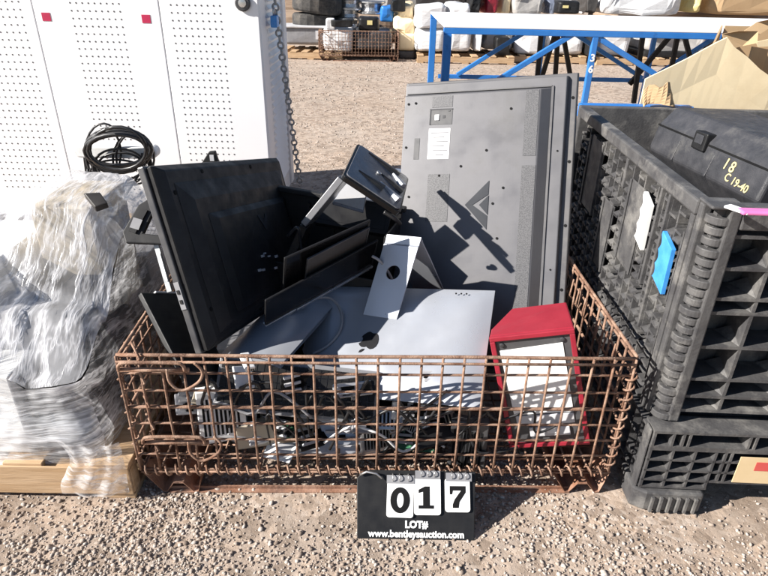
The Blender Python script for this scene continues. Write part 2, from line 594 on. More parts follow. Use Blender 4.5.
def make_gravel():
    t = (1 + 5 ** .5) / 2
    iv = np.array([(-1, t, 0), (1, t, 0), (-1, -t, 0), (1, -t, 0), (0, -1, t), (0, 1, t), (0, -1, -t), (0, 1, -t), (t, 0, -1), (t, 0, 1), (-t, 0, -1), (-t, 0, 1)], float)
    iv /= np.linalg.norm(iv[0])
    fc = np.array([(0, 11, 5), (0, 5, 1), (0, 1, 7), (0, 7, 10), (0, 10, 11), (1, 5, 9), (5, 11, 4), (11, 10, 2), (10, 7, 6), (7, 1, 8), (3, 9, 4), (3, 4, 2), (3, 2, 6), (3, 6, 8), (3, 8, 9), (4, 9, 5), (2, 4, 11), (6, 2, 10), (8, 6, 7), (9, 8, 1)])
    g = np.random.default_rng(3)
    xs, ys, ss = [], [], []
    def area(n, x0, x1, y0, y1, s0, s1, patch=True):
        c = 0
        while c < n:
            x, y = g.uniform(x0, x1), g.uniform(y0, y1)
            if patch:
                d = mnoise.noise(Vector((x * 2.3 + 5, y * 2.3, 1.0))) * .5 + .52 - max(0, x - .25) * .28
                if g.uniform() > max(.06, (d - .18) * 1.9):
                    continue
            xs.append(x); ys.append(y); ss.append(s0 + (s1 - s0) * g.uniform() ** 2.6)
            c += 1
    area(38000, -1.15, 1.25, .78, 1.5, .0014, .0062)
    area(260, -1.1, 1.2, .80, 1.3, .006, .009)
    area(5000, -1.2, 2.4, 2.6, 6.5, .0025, .009)
    area(2500, -3, 4, 6.5, 10.5, .005, .014)
    N = len(xs)
    sc = np.array(ss)[:, None, None]
    v = iv[None] * (1 + g.uniform(-.28, .28, (N, 12, 1)))
    v = v * g.uniform(.65, 1.25, (N, 1, 3)) * np.array([1, 1, .68])
    a = g.uniform(0, 6.28, N)
    ca, sa = np.cos(a)[:, None], np.sin(a)[:, None]
    x = v[:, :, 0] * ca - v[:, :, 1] * sa
    y = v[:, :, 0] * sa + v[:, :, 1] * ca
    z = v[:, :, 2] + x * g.uniform(-.4, .4, (N, 1))
    v = np.stack([x, y, z], 2) * sc
    v[:, :, 0] += np.array(xs)[:, None]
    v[:, :, 1] += np.array(ys)[:, None]
    v[:, :, 2] += (np.array(ss) * .22)[:, None]
    verts = v.reshape(-1, 3).astype(np.float32)
    faces = (fc[None] + (np.arange(N) * 12)[:, None, None]).reshape(-1).astype(np.int32)
    me = bpy.data.meshes.new('gravel')
    me.vertices.add(len(verts))
    me.vertices.foreach_set('co', verts.reshape(-1))
    me.loops.add(len(faces))
    me.loops.foreach_set('vertex_index', faces)
    nf = len(faces) // 3
    me.polygons.add(nf)
    me.polygons.foreach_set('loop_start', np.arange(nf, dtype=np.int32) * 3)
    me.polygons.foreach_set('loop_total', np.full(nf, 3, dtype=np.int32))
    me.update(calc_edges=True)
    me.materials.append(stone_material())
    o = bpy.data.objects.new('gravel', me)
    COL.objects.link(o)
    tag(o, kind='stuff')
make_gravel()

# ------------------------------------------------------------------ white cabinet
CAB_Y0, CAB_Y1, CAB_X1, CAB_X0, CAB_Z0, CAB_Z1 = 2.88, 3.55, -.573, -2.118, .10, 1.50
def make_cabinet():
    t = thing('storage_cabinet', 'tall white steel cabinet with perforated doors standing at left', 'cabinet', TR(0, 0, 0))
    b = MB()
    b.box(CAB_X0, CAB_X1, CAB_Y0 + .022, CAB_Y1, CAB_Z0, CAB_Z1)
    b.build('body', K['white'], t, bev=.004)
    b = MB()
    b.box(CAB_X0 + .03, CAB_X1 - .03, CAB_Y0 + .06, CAB_Y1 - .03, 0, CAB_Z0 - .002)
    b.build('plinth', K['midgrey'], t)
    seams = [CAB_X1, -1.008, -1.563, CAB_X0]
    holes = [(-.956, -.742), (-1.395, -1.182), (-1.90, -1.62)]
    for i in range(3):
        x1, x0 = seams[i] - .0015, seams[i + 1] + .0015
        b = MB()
        b.box(x0, x1, CAB_Y0, CAB_Y0 + .02, CAB_Z0 + .004, CAB_Z1 - .01)
        d = b.build('door', K['white'], t, bev=.003)
        b = MB()
        h0, h1 = holes[i]
        nc = 9 if i < 2 else 11
        for r in range(46):
            z = 1.53 - r * .0312
            if z > CAB_Z1 - .05: continue
            if z < CAB_Z0 + .12: break
            for c in range(nc):
                x = h0 + (h1 - h0) * c / (nc - 1)
                vs = [(x + .0040 * math.cos(a * math.pi / 3), CAB_Y0 - .0007, z + .0040 * math.sin(a * math.pi / 3)) for a in range(6)]
                b.add(vs, [(0, 1, 2, 3, 4, 5)])
        tag(b.build('hole_pattern', K['hole'], d), kind='stuff')
        if i > 0:
            b = MB()
            sx = (-1.512, -1.072)[i == 1]
            b.box(sx - .019, sx + .019, CAB_Y0 - .0015, CAB_Y0 - .0003, 1.018, 1.052)
            b.build('red_sticker', K['redsticker'], d)
        else:
            M = TR(-.639, CAB_Y0 - .001, 1.107) @ Matrix.Rotation(math.pi / 2, 4, 'X')
            b = MB()
            b.lathe([(.032, 0), (.034, .008), (.028, .013)], 20, M)
            lk = b.build('lock', K['darkmetal'], d, smooth=False)
            b = MB()
            b.lathe([(.018, .014), (.017, .019), (.005, .020)], 16, M)
            b.build('lock_barrel', K['steel'], lk)
    # louvred side
    b = MB()
    z = CAB_Z0 + .12
    while z < CAB_Z1 - .1:
        b.add([(CAB_X1 + .0005, CAB_Y0 + .17, z), (CAB_X1 + .0005, CAB_Y1 - .14, z), (CAB_X1 + .0005, CAB_Y1 - .14, z + .022), (CAB_X1 + .0005, CAB_Y0 + .17, z + .022),
               (CAB_X1 + .013, CAB_Y0 + .18, z + .004), (CAB_X1 + .013, CAB_Y1 - .15, z + .004)],
              [(0, 1, 5, 4), (4, 5, 2, 3), (0, 4, 3), (1, 2, 5)])
        z += .034
    b.build('side_louvre', K['white'], t)
    b = MB()
    b.box(CAB_X1 + .0005, CAB_X1 + .012, CAB_Y1 - .09, CAB_Y1 - .004, CAB_Z0 + .01, CAB_Z1 - .01)
    b.build('side_post', K['white'], t, bev=.003)
make_cabinet()

def chain_mesh(pts, L, wr):
    """oval links along a polyline"""
    b = MB()
    pts = [Vector(p) for p in pts]
    segs = [(pts[i], pts[i + 1], (pts[i + 1] - pts[i]).length) for i in range(len(pts) - 1)]
    tot = sum(s[2] for s in segs)
    step = L * .72
    n = int(tot / step)
    for i in range(n):
        d = (i + .5) * step
        for (p, q, l) in segs:
            if d <= l:
                break
            d -= l
        c = p.lerp(q, d / l)
        ax = (q - p).normalized()
        s = ax.orthogonal().normalized()
        s = Matrix.Rotation((math.pi / 4 if i % 2 else -math.pi / 4) + rnd.uniform(-.3, .3), 3, ax) @ s
        ring = []
        for k in range(14):
            a = 2 * math.pi * k / 14
            ring.append(c + ax * (math.cos(a) * (L / 2 - wr)) + s * (math.sin(a) * (L * .32)))
        b.tube(ring, wr, 6, closed=True)
    return b
_c0 = Vector((CAB_X1 + .045, CAB_Y0 + .10, 1.30))
_c1 = Vector((CAB_X1 + .04, CAB_Y0 + .22, 1.03))
_c2 = Vector((CAB_X1 + .045, CAB_Y0 + .43, .55))
_c3 = Vector((CAB_X1 + .06, CAB_Y0 + .56, .12))
_ch = chain_mesh([_c0, _c1, _c2, _c3], .044, .0052).build('chain', K['chain'], smooth=True)
tag(_ch, 'galvanised chain hanging down the side of the white cabinet', 'chain')
def make_padlock():
    p = _c1 + Vector((-.002, -.06, .02))
    t = thing('padlock', 'small blue padlock hooked on the hanging chain', 'padlock', Matrix.Translation(p))
    b = MB()
    b.box(-.014, .016, -.03, .03, -.05, 0)
    b.build('lock_body', K['bluelatch'], t, bev=.004)
    b = MB()
    b.tube([(0, -.015, -.002), (0, -.015, .02), (0, -.008, .034), (0, .008, .034), (0, .02, .02), (0, .02, -.002)], .004, 8)
    b.build('shackle', K['steel'], t, smooth=True)
make_padlock()

# ------------------------------------------------------------------ blue framed stage
def make_stage():
    t = thing('staging_platform', 'white topped platform on a bright blue tubular truss frame', 'platform', TR(0, 0, 0))
    X0, X1, Y0, Y1, ZT = .300, 3.30, 3.60, 4.86, .985
    b = MB()
    b.box(X0, X1, Y0 - .004, Y1, ZT - .012, ZT)
    b.build('deck', K['white'], t, bev=.002)
    w = .032
    zc = ZT - .013 - w / 2
    def bar(name, p, q, ww, m='blue'):
        b = MB()
        b.beam(p, q, ww, ww, up=(0, 1, 0) if abs((Vector(q) - Vector(p)).normalized().y) < .7 else (0, 0, 1))
        return b.build(name, K[m], t, bev=.003)
    bar('front_rail', (X0, Y0 + .012, zc), (X1, Y0 + .012, zc), w)
    bar('back_rail', (X0, Y1 - .03, zc), (X1, Y1 - .03, zc), w)
    for y in (Y0 + .012, Y1 - .03):
        for k, x in enumerate((X0 + .024, 1.145, 1.97, 3.2)):
            b = MB()
            ww = .046 if k == 0 else w
            b.beam((x, y, 0), (x, y, zc - w / 2 - .0005), ww, ww)
            b.box(x - .05, x + .05, y - .05, y + .05, 0, .008)
            b.build('post', K['blue'], t, bev=.003)
    for k, (ch, dz) in enumerate((('3', .03), ('6', -.03))):
        M = TR(1.145, Y0 - .0045, .80 + dz) @ Matrix.Rotation(math.radians(90), 4, 'X')
        text_mesh('lettering', ch, .055, K['whiteink'], t, M, bold=.0015)
    # front diagonals, drawn between their joints
    for (xa, ya, xb, yb) in ((498, 80, 573, 34), (592, 34, 664, 80), (664, 80, 738, 34), (738, 34, 800, 76)):
        bar('diagonal', at(xa, ya, Y0 + .016), at(xb, yb, Y0 + .016), w * .9)
    # bottom tie and diagonals of the back frame
    pb = at(455, 76.5, Y1 - .03)
    bar('lower_chord', (X0 + .08, Y1 - .03, pb.z), (X1, Y1 - .03, pb.z), w * .9)
    for (xa, ya, xb, yb, m) in ((457, 75, 524, 33, 'blue'), (575, 34, 642, 78, 'blue'), (655, 76, 720, 34, 'blue')):
        bar('diagonal', at(xa, ya, Y1 - .06), at(xb, yb, Y1 - .06), w * .9, m)
    # inner truss braces under the deck, blue paint blackened to stand for shade
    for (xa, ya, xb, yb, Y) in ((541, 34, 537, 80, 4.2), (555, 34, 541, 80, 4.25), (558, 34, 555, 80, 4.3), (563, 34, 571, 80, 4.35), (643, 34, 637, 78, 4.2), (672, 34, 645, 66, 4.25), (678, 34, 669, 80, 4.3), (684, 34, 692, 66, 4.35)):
        bar('shaded_brace', at(xa, ya, Y), at(xb, yb, Y) + (at(xb, yb, Y) - at(xa, ya, Y)) * .6, w * .9, 'black')
make_stage()

# ------------------------------------------------------------------ rusty wire basket
def spline(pts):
    pts = [Vector(p) for p in pts]
    out = []
    for i in range(len(pts) - 1):
        p0, p1, p2, p3 = pts[max(0, i - 1)], pts[i], pts[i + 1], pts[min(len(pts) - 1, i + 2)]
        for k in range(5):
            s = k / 5
            out.append(.5 * ((2 * p1) + (p2 - p0) * s + (2 * p0 - 5 * p1 + 4 * p2 - p3) * s * s + (3 * p1 - p0 - 3 * p2 + p3) * s ** 3))
    return out + [pts[-1]]
def wire_panel(b, L, z0, z1, nx, zs, axis, off, r=.0033, heavy=(), top=True):
    """grid of wires; axis 'x' or 'y' is the long direction, at offset off on the other one"""
    def P(u, z, d=0.0):
        return (u, off + d, z) if axis == 'x' else (off + d, u, z)
    a0, a1 = L
    for i in range(nx + 1):
        u = a0 + (a1 - a0) * i / nx
        pts = []
        for k in range(5):
            z = z0 + (z1 - z0) * k / 4
            j = .0014 * mnoise.noise(Vector((u * 9, z * 11, off * 3)))
            pts.append(P(u + j * 1.3, z, j))
        b.tube(pts, r, 5)
    for k, z in enumerate(zs):
        rr = r * (1.45 if k in heavy else 1.0)
        pts = []
        for i in range(13):
            u = a0 + (a1 - a0) * i / 12
            pts.append(P(u, z + .002 * mnoise.noise(Vector((u * 3, k * 2.1, off))), .0058 + .0016 * mnoise.noise(Vector((u * 4, k, 7)))))
        b.tube(pts, rr, 5)
BASKET_M = TR(-.0095, 1.168, 0) @ RZ(1.45)
def make_basket():
    t = thing('wire_basket', 'rusty wire mesh basket heaped with discarded computers and monitors', 'basket', BASKET_M)
    X, D, Z0, Z1 = .612, 1.0, .082, .436
    zs = [Z1 - .0508 * k for k in range(8)]
    b = MB()
    wire_panel(b, (-X, X), Z0, Z1, 24, zs, 'x', 0, heavy=(0, 3))
    b.tube([(-X, -.003, Z1 - .013), (-X * .3, -.004, Z1 - .012), (X * .4, -.003, Z1 - .013), (X, -.003, Z1 - .012)], .0036, 5)
    b.build('front_panel', K['rust'], t, smooth=True)
    for s in (-1, 1):
        b = MB()
        wire_panel(b, (.012, D), Z0, Z1, 20, zs, 'y', s * X, heavy=(0, 3))
        b.tube([(s * X + .006, .01, Z1 - .014), (s * X + .006, D, Z1 - .014)], .0036, 5)
        if s > 0:   # the short hooks under the rail
            for i in range(10):
                y = .04 + i * .06
                b.tube([(X - .01, y, Z1 - .02), (X - .014, y, Z1 - .075), (X - .004, y, Z1 - .088), (X + .004, y, Z1 - .07)], .003, 5)
        b.build('side_panel', K['rust'], t, smooth=True)
    b = MB()
    wire_panel(b, (-X, X), Z0, Z1, 24, zs, 'x', D, heavy=(0,))
    b.build('back_panel', K['rust'], t, smooth=True)
    b = MB()
    for i in range(25):
        x = -X + 2 * X * i / 24
        b.tube([(x, .0, Z0), (x, D, Z0)], .003, 5)
    for i in range(21):
        y = D * i / 20
        b.tube([(-X, y, Z0 - .006), (X, y, Z0 - .006)], .003, 5)
    b.build('floor_mesh', K['rust'], t, smooth=True)
    # twisted wire along the bottom hinge
    def helix(p, q, rad, pitch, r, jit=.25):
        p, q = Vector(p), Vector(q)
        d = q - p
        n = int(d.length / pitch * 8)
        ax = d.normalized()
        s = ax.orthogonal().normalized()
        u = ax.cross(s)
        pts = []
        for i in range(n + 1):
            a = i / 8 * 2 * math.pi
            rr = rad * (1 + jit * mnoise.noise(Vector((i * .21, rad * 99, 3))))
            pts.append(p + d * (i / n) + s * (rr * math.cos(a)) + u * (rr * math.sin(a)))
        b = MB()
        b.tube(pts, r, 5)
        return b
    helix((-X + .01, -.002, Z0 + .002), (X - .01, -.002, Z0 + .002), .0125, .0262, .0027).build('hinge_coil', K['rust'], t, smooth=True)
    helix((X, .004, Z0 + .01), (X, .004, Z1 - .03), .0125, .03, .0027).build('hinge_coil', K['rust'], t, smooth=True)
    helix((X, D, Z0 + .01), (X, D, Z1 - .03), .0125, .03, .0027).build('hinge_coil', K['rust'], t, smooth=True)
    helix((-X, .01, Z0 + .01), (-X, .01, Z1 - .03), .010, .05, .0027).build('hinge_coil', K['rust'], t, smooth=True)
    # front latches: a long loop and a hanging hook each
    for (x, z) in ((-X + .055, Z1 - .028), (-X + .075, Z0 + .105)):
        b = MB()
        w, h = .115, .026
        lp = [(x - .045, -.016, z), (x - .042, -.02, z + h * .6), (x - .02, -.022, z + h), (x + w - .03, -.022, z + h), (x + w - .01, -.02, z + h * .7), (x + w - .008, -.016, z)]
        b.tube(spline(lp), .0042, 7)
        b.tube([(x - .05, -.012, z), (x + w, -.012, z)], .0058, 7)
        b.tube(spline([(x + w - .05, -.014, z + .004), (x + w - .046, -.02, z - .03), (x + w - .02, -.022, z - .052), (x + w + .02, -.02, z - .03), (x + w + .032, -.016, z - .002), (x + w + .015, -.012, z + .02)]), .0036, 7)
        b.build('latch', K['rust'], t, smooth=True)
    for k in range(5):
        b = MB()
        z = Z0 + .03 + k * .07
        b.tube([(-X + .03, .03, z), (-X + .06, -.008, z + .045), (-X + .035, .02, z + .07)], .0032, 5)
        b.build('corner_hook', K['rust'], t, smooth=True)
    # bent plate skids
    for s in (-1, 1):
        b = MB()
        pr = [(-.075, .078), (-.028, .004), (-.018, .004), (.002, .034), (.028, .034), (.052, .003), (.064, .003), (.082, .078)]
        th = .003
        cx = s * (X - .075)
        vs, fs = [], []
        for (px_, pz_) in pr:
            for y in (.0, D):
                vs += [(cx + px_, y, pz_), (cx + px_, y, pz_ + th)]
        for i in range(len(pr) - 1):
            a, c = i * 4, i * 4 + 4
            fs += [(a, a + 2, c + 2, c), (a + 1, c + 1, c + 3, a + 3), (a, c, c + 1, a + 1), (a + 2, a + 3, c + 3, c + 2)]
        b.add(vs, fs)
        b.build('skid', K['rustdark'], t)
    for y in (.012, D - .02):
        b = MB()
        b.box(-X + .06, X - .09, y, y + .004, .003, .012)
        b.box(-X + .06, X - .09, y - .012, y + .004, .0005, .003)
        b.build('foot_rail', K['rustdark'], t)
    return t
basket = make_basket()

# ------------------------------------------------------------------ lot sign
def make_sign():
    o = Vector((-.0535, 1.020, .001))
    ex = Vector((.2865, .001, 0))
    top = Vector((-.0575, 1.127, .124))
    M = frame(o, ex, ey=top - o)
    t = thing('lot_sign', 'black lot number sign with flip cards leaning on the basket front', 'sign', M)
    W, H = .289, .163
    b = MB()
    b.prism([(0, 0), (W, 0), (W + .006, H), (.03, H), (.012, H - .004), (-.004, H - .02)], -.006, 0)
    b.build('board', K['black'], t, bev=.0015)
    def card(x0, x1, y0, y1, rot):
        b = MB()
        w, h, r = x1 - x0, y1 - y0, .007
        poly = []
        for (cx, cy, a0) in ((w - r, r, -90), (w - r, h - r, 0), (r, h - r, 90), (r, r, 180)):
            for k in range(5):
                a = math.radians(a0 + k * 22.5)
                poly.append((cx + r * math.cos(a), cy + r * math.sin(a)))
        b.prism(poly, 0, .0014)
        c = b.build('number_card', K['paper'], t)
        c.matrix_local = TR(x0, y0, .0045) @ Matrix.Rotation(math.radians(rot), 4, 'Z')
        return c, w, h
    cards = [card(.0710, .1375, .052, .139, -1.0), card(.1400, .2065, .058, .148, .5), (card(.2170, .2795, .066, .146, .6))]
    # digit 0
    c, w, h = cards[0]
    b = MB()
    n = 28
    def ring(rx, ry, rx2, ry2, cx, cy):
        vs, fs = [], []
        for i in range(n):
            a = 2 * math.pi * i / n
            vs += [(cx + rx * math.cos(a), cy + ry * math.sin(a), .002), (cx + rx2 * math.cos(a), cy + ry2 * math.sin(a), .002)]
        for i in range(n):
            j = (i + 1) % n
            fs.append((2 * i, 2 * j, 2 * j + 1, 2 * i + 1))
        b.add(vs, fs)
    ring(.0245, .031, .0085, .0175, w / 2, h * .47)
    b.build('digit', K['ink'], c)
    # digit 1 with slab serifs
    c, w, h = cards[1]
    b = MB()
    cx = w / 2 - .003
    b.prism([(cx - .019, .015), (cx + .019, .015), (cx + .019, .023), (cx + .009, .023), (cx + .009, .068), (cx - .003, .068), (cx - .019, .060), (cx - .019, .052), (cx - .008, .055), (cx - .008, .023), (cx - .019, .023)], .0016, .002)
    b.build('digit', K['ink'], c)
    c, w, h = cards[2]
    b = MB()
    b.prism([(.019, .010), (.034, .010), (.036, .024), (.052, .047), (.052, .062), (.012, .062), (.012, .042), (.018, .042), (.020, .051), (.040, .051), (.024, .030), (.019, .018)], .0016, .002)
    b.build('digit', K['ink'], c)
    # grey flaps and rings at the top of each card
    for (x0, x1, y) in ((.071, .140, .138), (.142, .205, .150), (.219, .284, .146)):
        b = MB()
        b.box(x0, x1, y - .006, y + .014, .0062, .0074)
        b.build('card_flap', K['midgrey'], t)
        b = MB()
        for xx in (x0 + .015, x0 + .032, x1 - .015):
            ring_pts = [(xx, y + .008 + .009 * math.cos(a), .006 + .009 * math.sin(a)) for a in [i * math.pi / 5 for i in range(10)]]
            b.tube(ring_pts, .0013, 5, closed=True)
        b.build('binder_ring', K['steel'], t, smooth=True)
    b = MB()
    b.tube([(.004, H - .012, .006), (.02, H - .004, .012), (.045, H - .008, .012), (.058, H - .02, .008)], .003, 6)
    b.build('wire_tie', K['steel'], t, smooth=True)
    text_mesh('lettering', 'LOT#', .0225, K['whiteink'], t, TR(.146, .0345, .0015), bold=.0011, depth=.0006)
    text_mesh('lettering', 'www.bentleysauction.com', .0222, K['whiteink'], t, TR(.146, .0125, .0015), bold=.0008, depth=.0006, xs=1.0)
make_sign()

# ------------------------------------------------------------------ big grey television, standing on its side
G_TL, G_TR, G_BR = Vector((.061, 2.15, .902)), Vector((.592, 1.97, .974)), Vector((.576, 1.63, .351))
def make_grey_tv():
    ex = (G_TR - G_TL)
    ey = (G_TR - G_BR)            # up the screen
    M0 = frame(G_TL, ex, ey=ey)   # z towards the viewer
    L = .965
    M = M0 @ TR(0, -L, 0)
    t = thing('television', 'large grey television seen from behind, standing on end in the basket', 'television', M)
    W = .566
    b = MB()
    b.frustum((0, W, 0, L), -.018, (0, W, 0, L), -.006)
    b.frustum((0, W, 0, L), -.006, (.006, W - .004, .004, L - .004), .0)
    b.build('bezel', K['greydark'], t, bev=.002)
    b = MB()
    b.frustum((.004, W - .028, .02, L - .010), .0005, (.008, W - .033, .026, L - .016), .018)
    b.build('back_cover', K['greytv'], t, bev=.003)
    # raised housing with sloping dark walls
    b = MB()
    r0 = (.012, W - .075, .06, L - .050)
    r1 = (.016, W - .108, .10, L - .062)
    b.frustum(r0, .0185, r1, .046)
    h = b.build('housing', K['greytv'], t, bev=.003)
    Zh = .0465
    def flat(name, x0, x1, y0, y1, m, par=h, dz=.0006, th=.0012):
        b = MB()
        b.box(x0, x1, y0, y1, Zh + dz - th, Zh + dz)
        return b.build(name, K[m], par)
    b = MB()
    b.frustum((W - .074, W - .070, .055, L - .045), .0187, (W - .078, W - .071, .06, L - .048), .0225)
    b.frustum((.014, W - .076, L - .049, L - .044), .0187, (.016, W - .078, L - .0485, L - .0455), .0225)
    b.build('seam_rim', K['greydark'], t)
    flat('vent_strip', W - .152, W - .110, .12, L - .30, 'greytv_vent')
    flat('vent_strip', W - .152, W - .112, L - .27, L - .064, 'greytv_vent')
    flat('vent_strip', .112, .185, L - .21 - .27, L - .21 - .115, 'greytv_vent', th=.001)
    flat('vent_strip', .112, .180, L - .105, L - .068, 'greytv_vent')
    # connector recess
    p = flat('port_plate', .106, .182, L - .162, L - .112, 'bezel')
    b = MB()
    b.box(.106, .1095, L - .162, L - .110, Zh + .001, Zh + .002)
    b.box(.106, .182, L - .1135, L - .110, Zh + .001, Zh + .002)
    b.box(.150, .158, L - .141, L - .132, Zh + .001, Zh + .002)
    b.box(.168, .174, L - .120, L - .116, Zh + .001, Zh + .002)
    b.build('port_recess', K['hole'], p)
    b = MB()
    b.box(.124, .138, L - .148, L - .130, Zh + .0012, Zh + .004)
    b.build('socket', K['white'], p)
    lb = flat('sticker', .106, .178, L - .275, L - .175, 'paper')
    b = MB()
    for k in range(6):
        y = L - .185 - k * .0145
        b.box(.112 + .01 * (k % 3), .172 - .012 * (k % 2), y - .006, y - .002, Zh + .0009, Zh + .0014)
    b.build('print', K['midgrey'], lb)
    flat('small_grille', .058, .076, L - .275, L - .205, 'bezel')
    # chevron emblem pointing to the left edge
    cx, cy = .283, L - .425
    def chev(x0, x1, hh, th, m, dz):
        b = MB()
        b.prism([(cx + x0, cy), (cx + x1, cy + hh), (cx + x1, cy + hh - th), (cx + x0 + th * .56, cy)], Zh + .0004, Zh + dz)
        b.prism([(cx + x0, cy - .0002), (cx + x0 + th * .56, cy - .0002), (cx + x1, cy - hh + th), (cx + x1, cy - hh)], Zh + .0004, Zh + dz)
        b.build('emblem', K[m], h)
    chev(-.042, .032, .078, .044, 'logomid', .0012)
    b = MB()
    b.prism([(cx + .004, cy), (cx + .033, cy + .031), (cx + .033, cy - .031)], Zh + .0004, Zh + .0016)
    b.build('emblem', K['logomid'], h)
    def screw(x, y, z0, z1, r):
        b = MB()
        b.lathe([(r, z0), (r, z1), (r * .5, z1 + .0002)], 10, TR(x, y, 0))
        b.build('screw', K['ink'], t)
    for (x, y) in ((.03, L - .09), (.055, L - .088), (.03, L - .235), (.22, L - .30), (.15, L - .33), (.37, L - .12), (.36, L - .37), (.33, L - .42), (.35, L - .53), (.05, L - .40), (.30, L - .25)):
        screw(x, y, Zh, Zh + .0012, .0042)
    for (x, y) in ((W - .05, L - .25), (W - .05, L - .62)):
        screw(x, y, .018, .0195, .003)
    for k in range(4):
        screw(W - .014, L - .08 - k * .2, -.001, .0012, .005)
make_grey_tv()

# ------------------------------------------------------------------ black television leaning at the left
B_TL, B_TR, B_BL = Vector((-.564, 1.38, .825)), Vector((-.399, 2.11, .646)), Vector((-.44, 1.25, .388))
def make_black_tv():
    ex = B_TR - B_TL
    M0 = frame(B_TL, ex, ey=B_TL - B_BL)
    W, H = .772, .475
    M = M0 @ TR(0, -H, 0)
    # z of this frame points away from the screen's back; turn it round if it does not face the basket's middle
    t = thing('television', 'black television leaning in the basket with its dark back to the right', 'television', M)
    s = 1 if M.to_3x3().col[2].x > 0 else -1
    def fr(b, r0, z0, r1, z1):
        if s > 0: b.frustum(r0, z0, r1, z1)
        else: b.frustum(r1, -z1, r0, -z0)
    b = MB()
    fr(b, (0, W, 0, H), -.030, (0, W, 0, H), -.012)
    b.build('bezel', K['bezel'], t, bev=.003)
    b = MB()
    fr(b, (.012, W - .012, .012, H - .012), -.036, (.012, W - .012, .012, H - .012), -.0305)
    b.build('screen', K['gloss'], t)
    b = MB()
    fr(b, (.008, W - .008, .006, H - .006), -.0118, (.004, W - .004, .004, H - .004), .004)
    b.build('frame', K['black'], t, bev=.002)
    b = MB()
    fr(b, (.003, W - .003, .003, H - .003), .0045, (.03, W - .03, .02, H - .02), .022)
    b.build('back_cover', K['blackdust'], t, bev=.003)
    b = MB()
    fr(b, (.05, W - .04, .03, H - .05), .0225, (.10, W - .09, .05, H - .10), .036)
    hb = b.build('housing', K['blackdust'], t, bev=.004)
    b = MB()
    fr(b, (.14, W - .12, .06, H - .14), .0365, (.17, W - .15, .08, H - .16), .048)
    b.build('housing', K['blackdust'], t, bev=.004)
    z = .049
    cx, cy = .43, .27
    for (a, hh, th, m) in ((.035, .05, .02, 'logomid'), (.014, .022, .012, 'logomid')):
        b = MB()
        pts = [(cx - a, cy + hh / 2), (cx, cy - hh / 2), (cx + a, cy + hh / 2), (cx + a - th * .8, cy + hh / 2), (cx, cy - hh / 2 + th), (cx - a + th * .8, cy + hh / 2)]
        b.prism(pts, min(s * z, s * (z + .0012)), max(s * z, s * (z + .0012)))
        b.build('emblem', K[m], hb)
    for (x, y) in ((.045, .10), (.045, .40), (.2, H - .03), (.5, H - .03), (.3, .03)):
        b = MB()
        b.lathe([(.006, s * .0218), (.006, s * .0235), (.003, s * .0236)], 10, TR(x, y, 0))
        b.build('screw', K['ink'], t)
    # connectors with a few light plugs
    for k in range(7):
        b = MB()
        x, y = .30 + .022 * k + rnd.uniform(-.006, .006), .15 + rnd.uniform(-.03, .03)
        q = .004 + .004 * rnd.random()
        b.box(x, x + q, y, y + q, min(s * .0485, s * .057), max(s * .0485, s * .057))
        b.build('connector', K['ltgrey'], t)
    b = MB()
    fr(b, (.07, .10, .18, .28), .0226, (.072, .098, .182, .278), .026)
    b.build('label_plate', K['black'], t)
    # small controls on the rim facing the viewer
    b = MB()
    b.box(-.0025, .0, .12, .19, min(-s * .028, -s * .014), max(-s * .028, -s * .014))
    b.build('button_strip', K['midgrey'], t)
    b = MB()
    b.box(-.0045, -.0026, .135, .145, min(-s * .025, -s * .018), max(-s * .025, -s * .018))
    b.box(-.0045, -.0026, .16, .17, min(-s * .025, -s * .018), max(-s * .025, -s * .018))
    b.build('button', K['black'], t)
make_black_tv()

